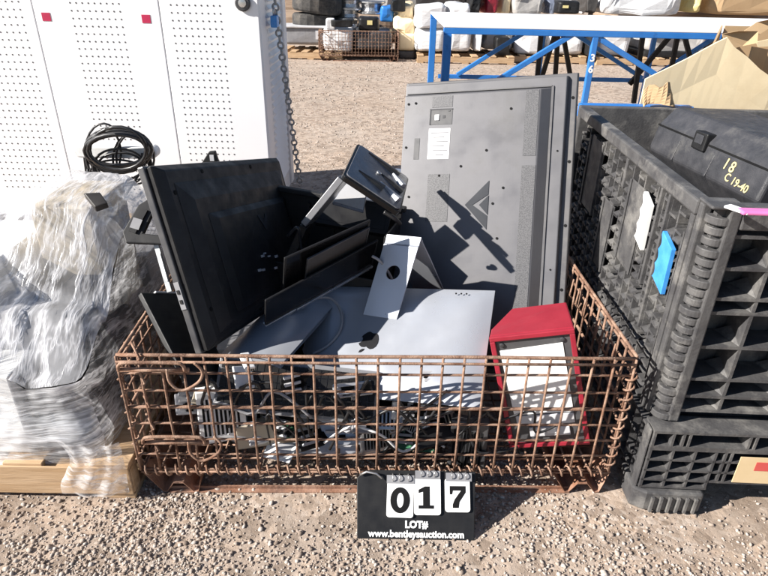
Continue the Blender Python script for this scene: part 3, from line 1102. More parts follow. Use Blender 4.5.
# ------------------------------------------------------------------ silver all-in-one computer lying face down
I_FR = at(495, 290, 1.50)
I_NR = at(470, 388, 1.235)
I_FL = at(340, 286, 1.635)
def make_imac():
    ey = (I_FR - I_NR)
    ex = (I_FR - I_FL)
    M = frame(I_FR, ex, ey=ey)      # origin at far right corner, x right, y away, z up out of the back
    W, H = .53, .365
    t = thing('desktop_computer', 'silver all-in-one computer lying on its screen with dark fruit emblem', 'computer', M)
    b = MB()
    b.box(-W, 0, -H, 0, -.012, -.004)
    b.build('screen', K['gloss'], t, bev=.003)
    b = MB()
    nu, nv = 24, 20
    def top(u, v):
        e = min(u, 1 - u, v * .8, (1 - v) * .8)
        k = 1 - max(0, 1 - e / .18) ** 2.2
        return (-W + W * u, -H + H * v, -.003 + .020 * k)
    b.grid(top, nu, nv)
    b.grid(lambda u, v: (-W + W * (1 - u), -H + H * v, -.0035), nu, nv)
    o = b.build('shell', K['silver'], t, smooth=True)
    # emblem: an apple outline with a leaf, upside down for the viewer
    P = M.inverted() @ inplane(369, 341, M.translation + M.to_3x3().col[2] * .018, M.to_3x3().col[2])
    cx, cy, S = P.x, P.y, .030
    right = [(0, .62), (.16, .74), (.42, .80), (.68, .70), (.86, .52)]
    bite = [(.70, .36), (.64, .12), (.70, -.10), (.88, -.24)]
    low = [(.78, -.52), (.58, -.82), (.36, -.98), (.14, -.92), (0, -.88)]
    left = [(-.14, -.92), (-.36, -.98), (-.58, -.82), (-.80, -.46), (-.92, -.06), (-.90, .34), (-.74, .62), (-.46, .78), (-.2, .72)]
    body = right + bite + low + left
    Mx = TR(cx, cy, .0172) @ RZ(180 - 14)
    b = MB()
    b.prism([(x * S, y * S) for x, y in body], 0, .0012, M=Mx)
    leaf = [(.02, .88), (.06, 1.12), (.22, 1.34), (.42, 1.42), (.40, 1.18), (.24, .96)]
    b.prism([(x * S, y * S) for x, y in leaf], 0, .0012, M=Mx)
    b.build('emblem', K['logodark'], t)
    for x in (-.105, -.09, -.075):
        b = MB()
        b.lathe([(.0028, .0155), (.0028, .0167), (.001, .0168)], 8, TR(x, -.028, 0))
        b.build('screw', K['ink'], t)
    # bent sheet stand with its round cable hole
    n = M.to_3x3().col[2]
    B = M.inverted() @ inplane(380, 317, M.translation + n * .017, n)
    T = M.inverted() @ at(404, 236, 1.575)
    E = M.inverted() @ at(432, 296, 1.72)
    w = .052
    wd = Vector((1, -.12, 0)).normalized()
    path = [B, B.lerp(T, .5), B.lerp(T, .88)]
    up = (T - B).normalized()
    dn = (E - T).normalized()
    for k in range(1, 6):
        a = k / 6
        q = (T - up * .03).lerp(T + Vector((0, 0, 0)), min(1, a * 2)) if a < .5 else T.lerp(T + dn * .03, (a - .5) * 2)
        path.append(q + (up - dn).normalized() * (.006 * math.sin(a * math.pi) - .008))
    path += [T.lerp(E, .35), E]
    # the neck is a plate with a round hole: build it as strips around the hole
    b = MB()
    hc = B.lerp(T, .55)
    r = .021
    nrm = wd.cross(up)
    seg = 24
    outer, inner = [], []
    lo, hi = B, path[2]
    hlen = (hi - lo).length
    def P2(u, v): return hc + wd * u + up * v
    v0, v1 = (lo - hc).dot(up), (hi - hc).dot(up)
    vs, fs = [], []
    for i in range(seg):
        a = 2 * math.pi * i / seg
        c, s_ = math.cos(a), math.sin(a)
        k = min(w / abs(c) if abs(c) > 1e-6 else 9, (v1 if s_ > 0 else -v0) / abs(s_) if abs(s_) > 1e-6 else 9)
        vs.append(P2(r * c, r * s_))
        vs.append(P2(k * c, k * s_))
    corner = []
    for (cu, cv) in ((w, v1), (-w, v1), (-w, v0), (w, v0)):
        vs.append(P2(cu, cv))
        corner.append(math.atan2(cv, cu) % (2 * math.pi))
    for i in range(seg):
        j = (i + 1) % seg
        a0, a1 = 2 * math.pi * i / seg, 2 * math.pi * (i + 1) / seg
        f = [2 * i, 2 * i + 1]
        for q, ca in enumerate(corner):
            if a0 + 1e-6 < ca < a1 - 1e-6: f.append(2 * seg + q)
        f += [2 * j + 1, 2 * j]
        fs.append(f)
    b.add(vs, fs)
    strip, sf = [], []
    for p in path[2:]:
        strip += [p - wd * w, p + wd * w]
    for i in range(len(path) - 3):
        sf.append((2 * i, 2 * i + 1, 2 * i + 3, 2 * i + 2))
    b.add(strip, sf)
    b.build('stand', K['silver'], t, solid=.005)
    return M
I_M = make_imac()

# ------------------------------------------------------------------ red device
def make_red():
    TLp, TRp, BLp = at(490, 336, 1.30), at(575, 327, 1.26), at(510, 446, 1.25)
    M = frame(BLp, TRp - TLp, ey=TLp - BLp)
    W = (TRp - TLp).length
    H = (TLp - BLp).length
    t = thing('kiosk_box', 'red metal box with a white front sheet, standing in the basket', 'box', M)
    b = MB()
    D = .175
    # body, chamfered at the top left behind the face
    v = [(0, 0, 0), (W, 0, 0), (W, H, 0), (0, H, 0), (.01, .0, -D), (W - .005, 0, -D), (W - .012, H - .004, -D), (.05, H - .004, -D), (0, H * .985, -.05), (.004, 0, -.07)]
    b.add(v, [(0, 1, 2, 3), (1, 5, 6, 2), (2, 6, 7, 8, 3), (0, 3, 8, 9), (9, 8, 7, 4), (4, 7, 6, 5), (0, 9, 4, 5, 1)])
    b.build('body', K['red'], t, bev=.004)
    b = MB()
    rw = .013
    for (x0, x1, y0, y1) in ((0, W, H - rw, H), (0, W, 0, rw), (0, rw, rw, H - rw), (W - rw, W, rw, H - rw)):
        b.box(x0, x1, y0, y1, .0005, .012)
    b.build('front_rim', K['red'], t, bev=.002)
    b = MB()
    b.box(rw, W - rw, rw, H - rw, .0005, .004)
    b.build('front_panel', K['bezel'], t)
    b = MB()
    b.add([(.027, H * .30, .006), (W - .030, H * .30, .006), (W - .032, H * .895, .006), (.020, H * .875, .006)], [(0, 1, 2, 3)])
    b.build('white_sheet', K['paper'], t, solid=.0012)
    b = MB()
    b.box(.03, W - .03, H * .20, H * .29, .004, .008)
    b.box(.06, W - .045, H * .10, H * .18, .004, .012)
    b.build('lower_plate', K['ltgrey'], t, bev=.002)
    b = MB()
    b.box(.105, .128, H * .13, H * .17, .0122, .015)
    b.build('button', K['paper'], t)
    for (x, y) in ((.028, H - .026), (W - .032, H - .026)):
        b = MB()
        b.lathe([(.006, .004), (.006, .009), (.003, .010)], 10, TR(x, y, 0))
        b.build('screw', K['darkmetal'], t)
make_red()

# ------------------------------------------------------------------ monitor arm with mounting plate
def make_arm():
    a, b_, d = at(358, 143, 1.80), at(409, 178, 1.80), at(343, 175, 1.56)
    M = frame(a, b_ - a, ey=a - d)
    W = (b_ - a).length
    H = (a - d).length
    t = thing('monitor_mount', 'black mounting plate with ribs on a silver monitor arm, raised over the heap', 'monitor arm', M)
    b = MB()
    r = .012
    poly = []
    for (cx, cy, a0) in ((W - r, -H + r, -90), (W - r, -r, 0), (r, -r, 90), (r, -H + r, 180)):
        for k in range(5):
            q = math.radians(a0 + k * 22.5)
            poly.append((cx + r * math.cos(q), cy + r * math.sin(q)))
    sk = (M.inverted() @ d).x / H          # the plate is a little skewed
    poly = [(x - y * sk, y) for x, y in poly]
    b.prism(poly, -.016, 0)
    p = b.build('mounting_plate', K['gloss'], t, bev=.002)
    b = MB()
    b.prism([(x * .93 + (W + H * sk) * .035, y * .93 - H * .035) for x, y in poly], .0003, .004)
    b.build('plate_face', K['platefc'], p, bev=.001)
    def rib(x0, y0, x1, y1, w, m):
        x0, x1 = x0 - y0 * sk, x1 - y1 * sk
        b = MB()
        d = Vector((x1 - x0, y1 - y0, 0)).normalized()
        n = Vector((-d.y, d.x, 0)) * w
        b.add([(x0 - n.x * .3, y0 - n.y * .3, .0045), (x0 + n.x * .3, y0 + n.y * .3, .0045), (x1 + n.x, y1 + n.y, .0045), (x1 - n.x, y1 - n.y, .0045),
               (x0, y0, .006), (x1 + n.x * .7, y1 + n.y * .7, .016), (x1 - n.x * .7, y1 - n.y * .7, .016)],
              [(0, 3, 2, 1), (0, 4, 6, 3), (1, 2, 5, 4), (4, 5, 6), (2, 3, 6, 5)])
        b.build('rib', K[m], p)
    rib(W * .22, -H * .10, W * .80, -H * .22, .012, 'gloss')
    rib(W * .18, -H * .70, W * .62, -H * .78, .012, 'gloss')
    rib(W * .55, -H * .62, W * .90, -H * .80, .013, 'silver')
    rib(W * .60, -H * .12, W * .92, -H * .40, .012, 'silver')
    rib(W * .50, -H * .42, W * .92, -H * .56, .010, 'gloss')
    b = MB()
    b.lathe([(.008, .0045), (.008, .008), (.004, .009)], 12, TR(W * .46, -H * .45, 0))
    b.build('bolt', K['steel'], p)
    # wide flat neck, seen edge-on, going down to a black lower arm
    Mi = M.inverted()
    p0, p1, p2 = at(345, 177, 1.68), at(308, 222, 1.68), at(290, 262, 1.68)
    vd = (Vector((0, .9, -.42))).normalized()
    def neck(name, p, q, w, h, m):
        d = (q - p).normalized()
        u = (vd - d * vd.dot(d)).normalized()
        s_ = d.cross(u)
        b = MB()
        vs = []
        for o in (p, q):
            for (i_, k_) in ((-1, -1), (1, -1), (1, 1), (-1, 1)):
                vs.append(Mi @ (o + s_ * (i_ * h / 2) + u * (k_ * w / 2)))
        b.add(vs, [(0, 3, 2, 1), (4, 5, 6, 7), (0, 1, 5, 4), (1, 2, 6, 5), (2, 3, 7, 6), (3, 0, 4, 7)])
        b.build(name, K[m], t, bev=.002)
    neck('upper_bar', p0, p1, .085, .020, 'armgrey')
    neck('lower_arm', p1 + (p2 - p1) * .01, p2, .085, .024, 'black')
    b = MB()
    b.beam(Vector((W * .30, -H * .45, -.020)), Mi @ (p0 + vd * .0 + Vector((.01, 0, .01))), .05, .018)
    b.build('tilt_joint', K['black'], t, bev=.003)
make_arm()

# ------------------------------------------------------------------ flat dark panels lying in the middle
def slab_thing(name, label, cat, o, ex, ey, W, H, th, face_m, edge_m, rim=.012, back_m=None, lip=.004):
    """a thin screen: o is a corner; x along ex, y along ey, z out of its face"""
    M = frame(o, ex, ey=ey)
    t = thing(name, label, cat, M)
    b = MB()
    for (x0, x1, y0, y1) in ((0, W, 0, rim), (0, W, H - rim, H), (0, rim, rim, H - rim), (W - rim, W, rim, H - rim)):
        b.box(x0, x1, y0, y1, -th, lip)
    b.build('frame', K[edge_m], t, bev=.0015)
    b = MB()
    b.box(rim + .0005, W - rim - .0005, rim + .0005, H - rim - .0005, -th * .6, 0)
    b.build('screen', K[face_m], t)
    b = MB()
    b.box(rim, W - rim, rim, H - rim, -th, -th * .62)
    b.build('back_plate', K[back_m or edge_m], t)
    return t, M
P_C = at(372, 265, 1.615)
P_A = at(265, 325, 1.372)
P_D = at(388, 222, 1.555)
_t1, _M1 = slab_thing('screen_panel', 'bare black screen panel with a bright metal lower edge in the middle', 'screen panel', P_A, P_C - P_A, P_D - P_C, (P_C - P_A).length, .115, .004, 'gloss', 'black', rim=.003, back_m='black', lip=.0015)
_b = MB()
_b.box(.10, (P_C - P_A).length, -.010, -.0005, -.012, .006)
_b.box(.0, .0995, -.006, -.0005, -.010, .004)
_b.build('lower_edge', K['steel'], _t1, bev=.001)
_n = (P_C - P_A).cross(P_D - P_C).normalized()
_t2 = slab_thing('screen_panel', 'thin brownish metal screen tray stacked just behind the bare black screen panel', 'screen panel', P_A + (P_C - P_A) * .36 - _n * .016 + (P_D - P_C).normalized() * .012, P_C - P_A, P_D - P_C, (P_C - P_A).length * .56, .16, .004, 'copper', 'darkmetal', rim=.004, lip=.002)
_t3 = slab_thing('screen_panel', 'dark open screen frame leaning behind the thin brownish tray', 'screen panel', P_A + (P_C - P_A) * .20 - _n * .034 + (P_D - P_C).normalized() * .03, P_C - P_A + _n * .02, P_D - P_C, (P_C - P_A).length * .72, .165, .004, 'gloss', 'black', rim=.006, lip=.0015)

def curved_back():
    o = at(286, 356, 1.29)
    e = at(338, 289, 1.66)
    ey = (e - o)
    L = ey.length
    M = frame(o, Vector((1, -.35, -.08)), ey=ey)
    t = thing('monitor', 'silver monitor with a curved back lying half buried beside the black television', 'monitor', M)
    b = MB()
    R = .26
    def fn(u, v):
        a = math.radians(-42 + 50 * u)
        return (R * math.sin(a) - .03, v * (L + .05) - .04, R * math.cos(a) - R * .99)
    b.grid(fn, 16, 6)
    b.grid(lambda u, v: Vector(fn(1 - u, v)) + Vector((0, 0, -.012)), 16, 6)
    b.build('shell', K['silver'], t, smooth=True)
    b = MB()
    b.box(-.20, .0, -.04, L + .01, -.10, -.09)
    b.build('screen', K['gloss'], t)
curved_back()

# dark electronics in the gap under the panels
def gadget(name, label, cat, M, W, D, H, m, extra=None, bev=.003, em='midgrey'):
    t = thing(name, label, cat, M)
    b = MB()
    b.box(-W / 2, W / 2, -D / 2, D / 2, 0, H)
    b.build('case', K[m], t, bev=bev)
    if extra: extra(t, W, D, H)
    return t
def ex_ports(t, W, D, H):
    b = MB()
    for k in range(4):
        x = -W * .35 + k * W * .2
        b.box(x, x + W * .11, -D / 2 - .0012, -D / 2 - .0002, H * .25, H * .65)
    b.build('port', K['ink'], t)
def ex_keys(t, W, D, H):
    b = MB()
    nx, ny = max(6, int(W / .019)), 5
    for i in range(nx):
        for j in range(ny):
            x = -W / 2 + .008 + (W - .016) * i / nx
            y = -D / 2 + .01 + (D - .02) * j / ny
            b.box(x + .001, x + (W - .016) / nx - .001, y + .001, y + (D - .02) / ny - .001, H + .0003, H + .006)
    b.build('keys', K['black' if t['dark'] else 'ltgrey'], t)
def ex_vents(t, W, D, H):
    b = MB()
    for i in range(9):
        x = -W * .4 + i * W * .09
        b.box(x, x + W * .05, -D * .35, D * .35, H + .0003, H + .001)
    b.build('vent', K['ink'], t)
def ex_fan(t, W, D, H):
    b = MB()
    r = min(W, D) * .36
    b.lathe([(r, H + .0003), (r, H + .002), (r * .3, H + .0022), (r * .3, H + .004)], 20)
    b.build('fan', K['ink'], t)
def ex_chips(t, W, D, H):
    b = MB()
    for k in range(9):
        x, y = rnd.uniform(-W * .4, W * .36), rnd.uniform(-D * .4, D * .3)
        b.box(x, x + .018, y, y + .014, H + .0003, H + .004)
    b.build('chips', K['ink'], t)
    b = MB()
    for k in range(3):
        y = -D * .3 + k * .02
        b.box(-W * .4, W * .1, y, y + .007, H + .0003, H + .009)
    b.build('slot', K['ltgrey'], t)
def MR(p, rx=0, ry=0, rz=0):
    return Matrix.Translation(p) @ RZ(rz) @ Matrix.Rotation(math.radians(rx), 4, 'X') @ Matrix.Rotation(math.radians(ry), 4, 'Y')
def keyboard(label, M, m, dark):
    t = thing('keyboard', label, 'keyboard', M)
    t['dark'] = dark
    b = MB()
    b.box(-.21, .21, -.07, .07, 0, .018)
    b.build('case', K[m], t, bev=.003)
    ex_keys(t, .42, .14, .018)

# black open bin at the back of the basket
def make_bin():
    p0 = at(272, 190, 1.96)
    p1 = at(402, 212, 1.86)
    M = frame(p0, p1 - p0, ez=Vector((0, .12, 1)))
    W = (p1 - p0).length
    t = thing('storage_bin', 'black open plastic bin behind the monitor arm', 'bin', M)
    H, D, th = .34, .24, .006
    b = MB()
    b.box(0, W, 0, th, -H, 0)
    b.box(0, W, -D, -D + th, -H, -.16)
    b.box(0, th, -D + th, 0, -H, -.02)
    b.box(W - th, W, -D + th, 0, -H, -.02)
    b.box(th, W - th, -D + th, 0, -H, -H + th)
    b.build('tub', K['black'], t, bev=.002)
    b = MB()
    b.box(-.012, W + .012, -.012, th + .012, .0005, .018)
    b.build('rim', K['blackdust'], t, bev=.004)
    b = MB()
    for k in range(5):
        x = W * (.1 + .2 * k)
        b.box(x - .005, x + .005, -.010, -.0005, -H * .6, -.02)
    b.build('stiffener', K['black'], t)
make_bin()

def crumple(fn, nu, nv, amp, sc, seed, wrap=False):
    b = MB()
    def g(u, v):
        p = Vector(fn(u, v))
        q = p * sc + Vector((seed, seed * 1.7, 0))
        d = Vector((mnoise.noise(q), mnoise.noise(q + Vector((31, 7, 3))), mnoise.noise(q + Vector((3, 17, 41)))))
        d2 = Vector((mnoise.noise(q * 2.7), mnoise.noise(q * 2.7 + Vector((31, 7, 3))), mnoise.noise(q * 2.7 + Vector((3, 17, 41)))))
        return p + d * amp + d2 * amp * .45
    b.grid(g, nu, nv, wrap=wrap)
    return b
def quad_thing(name, label, cat, px, th, m, edge):
    pts = [at(x, y, Y) for x, y, Y in px]
    c = sum(pts, Vector()) / 4
    n = (pts[1] - pts[0]).cross(pts[3] - pts[0]).normalized()
    if n.dot(CAM - c) < 0: n = -n
    M = frame(c, pts[1] - pts[0], ez=n)
    t = thing(name, label, cat, M)
    q = [M.inverted() @ p for p in pts]
    b = MB()
    b.prism([(v.x, v.y) for v in q], -th, 0)
    b.build('lid', K[m], t, bev=.004)
    b = MB()
    b.prism([(v.x * .93, v.y * .90) for v in q], .0003, .0012)
    b.build('face', K[edge], t)
    return t
gadget('covered_box', 'blue grey covered box on the ground behind the left edge of the grey television', 'box', TR(-.01, 2.66, 0) @ RZ(-8), .34, .36, .40, 'bag')
quad_thing('tablet', 'pale blue grey tablet lying beneath the raised mounting plate', 'tablet', ((346, 181, 1.80), (368, 187, 1.79), (364, 210, 1.70), (332, 203, 1.72)), .012, 'bag', 'ltgrey')
def make_grey_panel_behind():
    a = at(345, 197, 1.80)
    t, M = slab_thing('monitor', 'dark grey monitor lying flat in front of the black open bin', 'monitor', at(322, 196, 1.84), Vector((1, -.1, -.12)), Vector((-.05, -.5, -.6)), .23, .10, .03, 'midgrey', 'blackdust', rim=.014)
make_grey_panel_behind()

def cable(label, pts, r, m, name='cable'):
    # smooth through points
    pts = [Vector(p) for p in pts]
    out = []
    for i in range(len(pts) - 1):
        p0, p1, p2, p3 = pts[max(0, i - 1)], pts[i], pts[i + 1], pts[min(len(pts) - 1, i + 2)]
        for k in range(6):
            s = k / 6
            out.append(.5 * ((2 * p1) + (p2 - p0) * s + (2 * p0 - 5 * p1 + 4 * p2 - p3) * s * s + (3 * p1 - p0 - 3 * p2 + p3) * s ** 3))
    out.append(pts[-1])
    b = MB()
    b.tube(out, r, 7)
    return tag(b.build(name, K[m], smooth=True), label, 'cable')
cable('pale grey cable looping below the bare black screen panel', [inplane(x, y, I_M.translation + I_M.to_3x3().col[2] * h, I_M.to_3x3().col[2]) for x, y, h in ((285, 318, .07), (300, 306, .07), (318, 298, .06), (332, 299, .045), (341, 312, .03), (340, 330, .024), (328, 345, .022), (312, 354, .024))], .0042, 'cable_grey')
cable('pale grey cable poking through the hole of the silver stand', [at(372, 256, 1.55), at(380, 261, 1.55), at(387, 270, 1.57), at(392, 279, 1.60)], .0042, 'cable_grey')
cable('black cable bent beside the top of the silver stand', [at(384, 212, 1.60), at(394, 218, 1.60), at(400, 224, 1.62)], .0065, 'cable_black')
cable('black cable curling below the big mounting plate', [at(288, 236, 1.60), at(298, 228, 1.58), at(302, 250, 1.60), at(312, 268, 1.64)], .005, 'cable_black')

Zf = .094
gadget('drive_unit', 'white drive unit with dark slots behind the mesh near the upper left latch', 'drive', MR((-.425, 1.255, .20), 78, 6, 12), .12, .15, .035, 'paper', ex_vents)
gadget('plastic_cover', 'bright white plastic corner piece caught under the basket rail', 'cover', MR((-.355, 1.245, .315), 40, 28, 20), .055, .06, .006, 'paper')
gadget('adapter_box', 'small white adapter hanging just below the rail by the white corner piece', 'adapter', MR((-.335, 1.22, .375), 20, 10, 30), .024, .05, .016, 'paper', ex_ports)
gadget('printer', 'beige printer half seen through the left of the wire mesh', 'printer', MR((-.31, 1.34, Zf), 0, 0, 14), .20, .2, .075, 'beige', ex_vents)
gadget('server_board', 'bright metal card cage shining low behind the mesh', 'circuit board', MR((-.085, 1.285, .105), 58, 0, 4), .17, .12, .02, 'silver', ex_chips)
gadget('circuit_board', 'green circuit board low behind the mesh above the lot sign', 'circuit board', MR((.075, 1.275, .115), 55, 0, -6), .15, .09, .003, 'pcb', ex_chips)
gadget('power_supply', 'grey power supply with a fan at the back of the basket', 'power supply', MR((.16, 1.40, Zf), 0, 0, 20), .15, .14, .085, 'steel', ex_fan)
gadget('computer_tower', 'black computer tower lying under the silver computer', 'computer', MR((.02, 1.52, Zf), 0, 0, -4), .42, .36, .17, 'black', ex_ports)
gadget('computer_tower', 'dark grey computer tower lying under the black television', 'computer', MR((-.36, 1.66, Zf), 0, 0, 8), .30, .4, .17, 'midgrey', ex_ports)
gadget('computer_tower', 'flat black desktop computer buried below the black open bin', 'computer', MR((-.02, 1.92, Zf), 0, 0, 3), .5, .32, .15, 'black', ex_ports)
keyboard('dark grey keyboard lying tilted behind the left half of the mesh', MR((-.22, 1.27, .26), 52, 12, -8), 'midgrey', True)
gadget('drive_unit', 'dark grey drive unit on end between the mesh and the red box', 'drive', MR((.24, 1.26, .10), 80, 0, -12), .10, .17, .04, 'darkmetal', ex_vents)
gadget('plastic_cover', 'bent pale plastic strip low behind the mesh left of the bright card cage', 'cover', MR((-.20, 1.225, .10), 30, 8, 14), .16, .04, .005, 'ltgrey')
gadget('plastic_cover', 'white plastic tab at the foot of the mesh right of the beige printer', 'cover', MR((-.27, 1.215, .095), 24, -10, -20), .09, .05, .004, 'paper')
gadget('drive_unit', 'small silver drive low behind the mesh beneath the keyboards', 'drive', MR((-.01, 1.245, .125), 70, 10, 10), .10, .07, .012, 'steel', ex_vents)
gadget('adapter_box', 'black power adapter behind the mesh in front of the flat tower', 'adapter', MR((.14, 1.24, .13), 35, 0, 20), .11, .05, .03, 'black', ex_ports)
cable('white cable wandering low behind the middle of the mesh', [(-.15, 1.215, .13), (-.08, 1.21, .19), (.0, 1.205, .17), (.06, 1.21, .11), (.12, 1.215, .15), (.17, 1.22, .12)], .0035, 'paper')
cable('grey cable draped behind the left half of the mesh', [(-.50, 1.23, .16), (-.42, 1.21, .26), (-.33, 1.205, .23), (-.27, 1.21, .30), (-.18, 1.21, .22)], .004, 'cable_grey')
cable('black cable looped behind the mesh over the bright card cage', [(-.12, 1.21, .30), (-.05, 1.20, .22), (.03, 1.20, .26), (.10, 1.205, .20), (.15, 1.21, .28)], .004, 'cable_black')

_r = random.Random(21)
for k in range(26):
    x = -.50 + .030 * k + _r.uniform(-.02, .02)
    if .22 < x < .55: continue
    m = _r.choice(['black', 'darkmetal', 'midgrey', 'black', 'pcb', 'steel', 'ltgrey', 'ltgrey', 'paper', 'beige', 'steel'])
    gadget('scrap_board', 'small scrap board lying among the dark clutter behind the wire mesh', 'scrap', MR((x, 1.225 + _r.uniform(0, .09), _r.uniform(.11, .29)), _r.uniform(20, 80), _r.uniform(-30, 30), _r.uniform(-30, 30)), _r.uniform(.05, .12), _r.uniform(.03, .09), _r.uniform(.004, .02), m, ex_chips)['group'] = 'scrap boards behind the mesh'
for k in range(12):
    x = -.46 + .055 * k + _r.uniform(-.02, .02)
    m = _r.choice(['ltgrey', 'steel', 'paper', 'silver', 'beige'])
    gadget('metal_scrap', 'pale metal scrap piece lying in the heap behind the wire mesh', 'scrap', MR((x, 1.24 + _r.uniform(0, .07), _r.uniform(.10, .27)), _r.uniform(25, 75), _r.uniform(-35, 35), _r.uniform(-40, 40)), _r.uniform(.06, .14), _r.uniform(.02, .07), _r.uniform(.003, .012), m, _r.choice([ex_vents, ex_chips, ex_ports]), bev=.001)['group'] = 'pale scrap behind the mesh'
for k in range(9):
    x = -.52 + .095 * k
    pts = [(x + _r.uniform(-.05, .05) + .05 * q, 1.205 + _r.uniform(0, .02), _r.uniform(.10, .34)) for q in range(5)]
    cable('dark cable tangled in the clutter just behind the wire mesh', pts, _r.uniform(.0025, .0042), 'cable_black')['group'] = 'dark cables behind the mesh'
# things squeezed between the wrapped pallet and the black television
def make_left_bits():
    o = at(140, 246, 1.42)
    t = thing('monitor_stand', 'black monitor stand foot with an open handle sticking out left of the television', 'monitor stand', None)
    p = [at(x, y, Y) for (x, y, Y) in ((122, 232, 1.415), (126, 243, 1.40), (162, 244, 1.40), (162, 235, 1.415), (143, 233, 1.415), (152, 214, 1.45), (160, 206, 1.465), (150, 198, 1.48), (138, 205, 1.465))]
    c = sum(p, Vector()) / len(p)
    n = (p[5] - p[0]).cross(p[2] - p[0]).normalized()
    if n.z < 0: n = -n
    M = frame(c, p[2] - p[0], ez=n)
    t.matrix_world = M
    Mi = M.inverted()
    q = [Mi @ x for x in p]
    b = MB()
    b.prism([(v.x, v.y) for v in q], -.014, 0)
    b.build('frame', K['blackdust'], t, bev=.003)
    b = MB()
    a0, a1 = q[8].lerp(q[5], .5), q[0].lerp(q[4], .5)
    b.beam(Vector((a0.x, a0.y, .003)), Vector((a1.x, a1.y, .003)), .018, .005)
    b.build('slot', K['black'], t)
    b = MB()
    m_ = a0.lerp(a1, .65)
    b.box(m_.x - .012, m_.x + .012, m_.y - .014, m_.y + .014, .0058, .0075)
    b.build('plate', K['midgrey'], t)
    # upright dark panel inside the basket's left side
    a, b1, d = at(141, 292, 1.36), at(172, 352, 1.24), at(158, 262, 1.52)
    M = frame(a, b1 - a, ey=d - a)
    W, H = (b1 - a).length, (d - a).length
    t = thing('flat_panel', 'dark upright panel with a white top edge squeezed left of the television', 'panel', M)
    b = MB()
    b.box(0, W + .1, 0, H, -.016, 0)
    b.build('body', K['black'], t, bev=.003)
    b = MB()
    b.box(-.005, -.0005, H * .30, H, -.018, .002)
    b.build('top_edge', K['white'], t, bev=.001)
    # metal clip strip
    a, d = at(156, 243, 1.42), at(170, 292, 1.36)
    t = thing('metal_bracket', 'pale metal bracket strip clinging to the television edge', 'bracket', Matrix.Translation(a))
    b = MB()
    b.beam((0, 0, 0), d - a, .014, .006, up=(0, 1, 0))
    b.build('strip', K['chain'], t, bev=.001)
    b = MB()
    b.beam((d - a) * .2 + Vector((.004, -.006, 0)), (d - a) * .75 + Vector((.004, -.006, 0)), .005, .005, up=(0, 1, 0))
    b.build('lip', K['white'], t)
    # small black foot peeping over the top edge
    p = at(209, 160, 1.75)
    t = thing('stand_clip', 'small black angled clip peeping over the top of the black television', 'clip', Matrix.Translation(p))
    b = MB()
    b.prism([(-.03, -.02), (.03, -.01), (.022, .028), (.004, .026)], -.008, .008, M=Matrix.Rotation(math.pi / 2, 4, 'X'))
    b.build('body', K['black'], t, bev=.002)
    b = MB()
    b.box(.006, .018, -.0105, -.0085, .0, .018)
    b.build('face', K['ltgrey'], t)
make_left_bits()

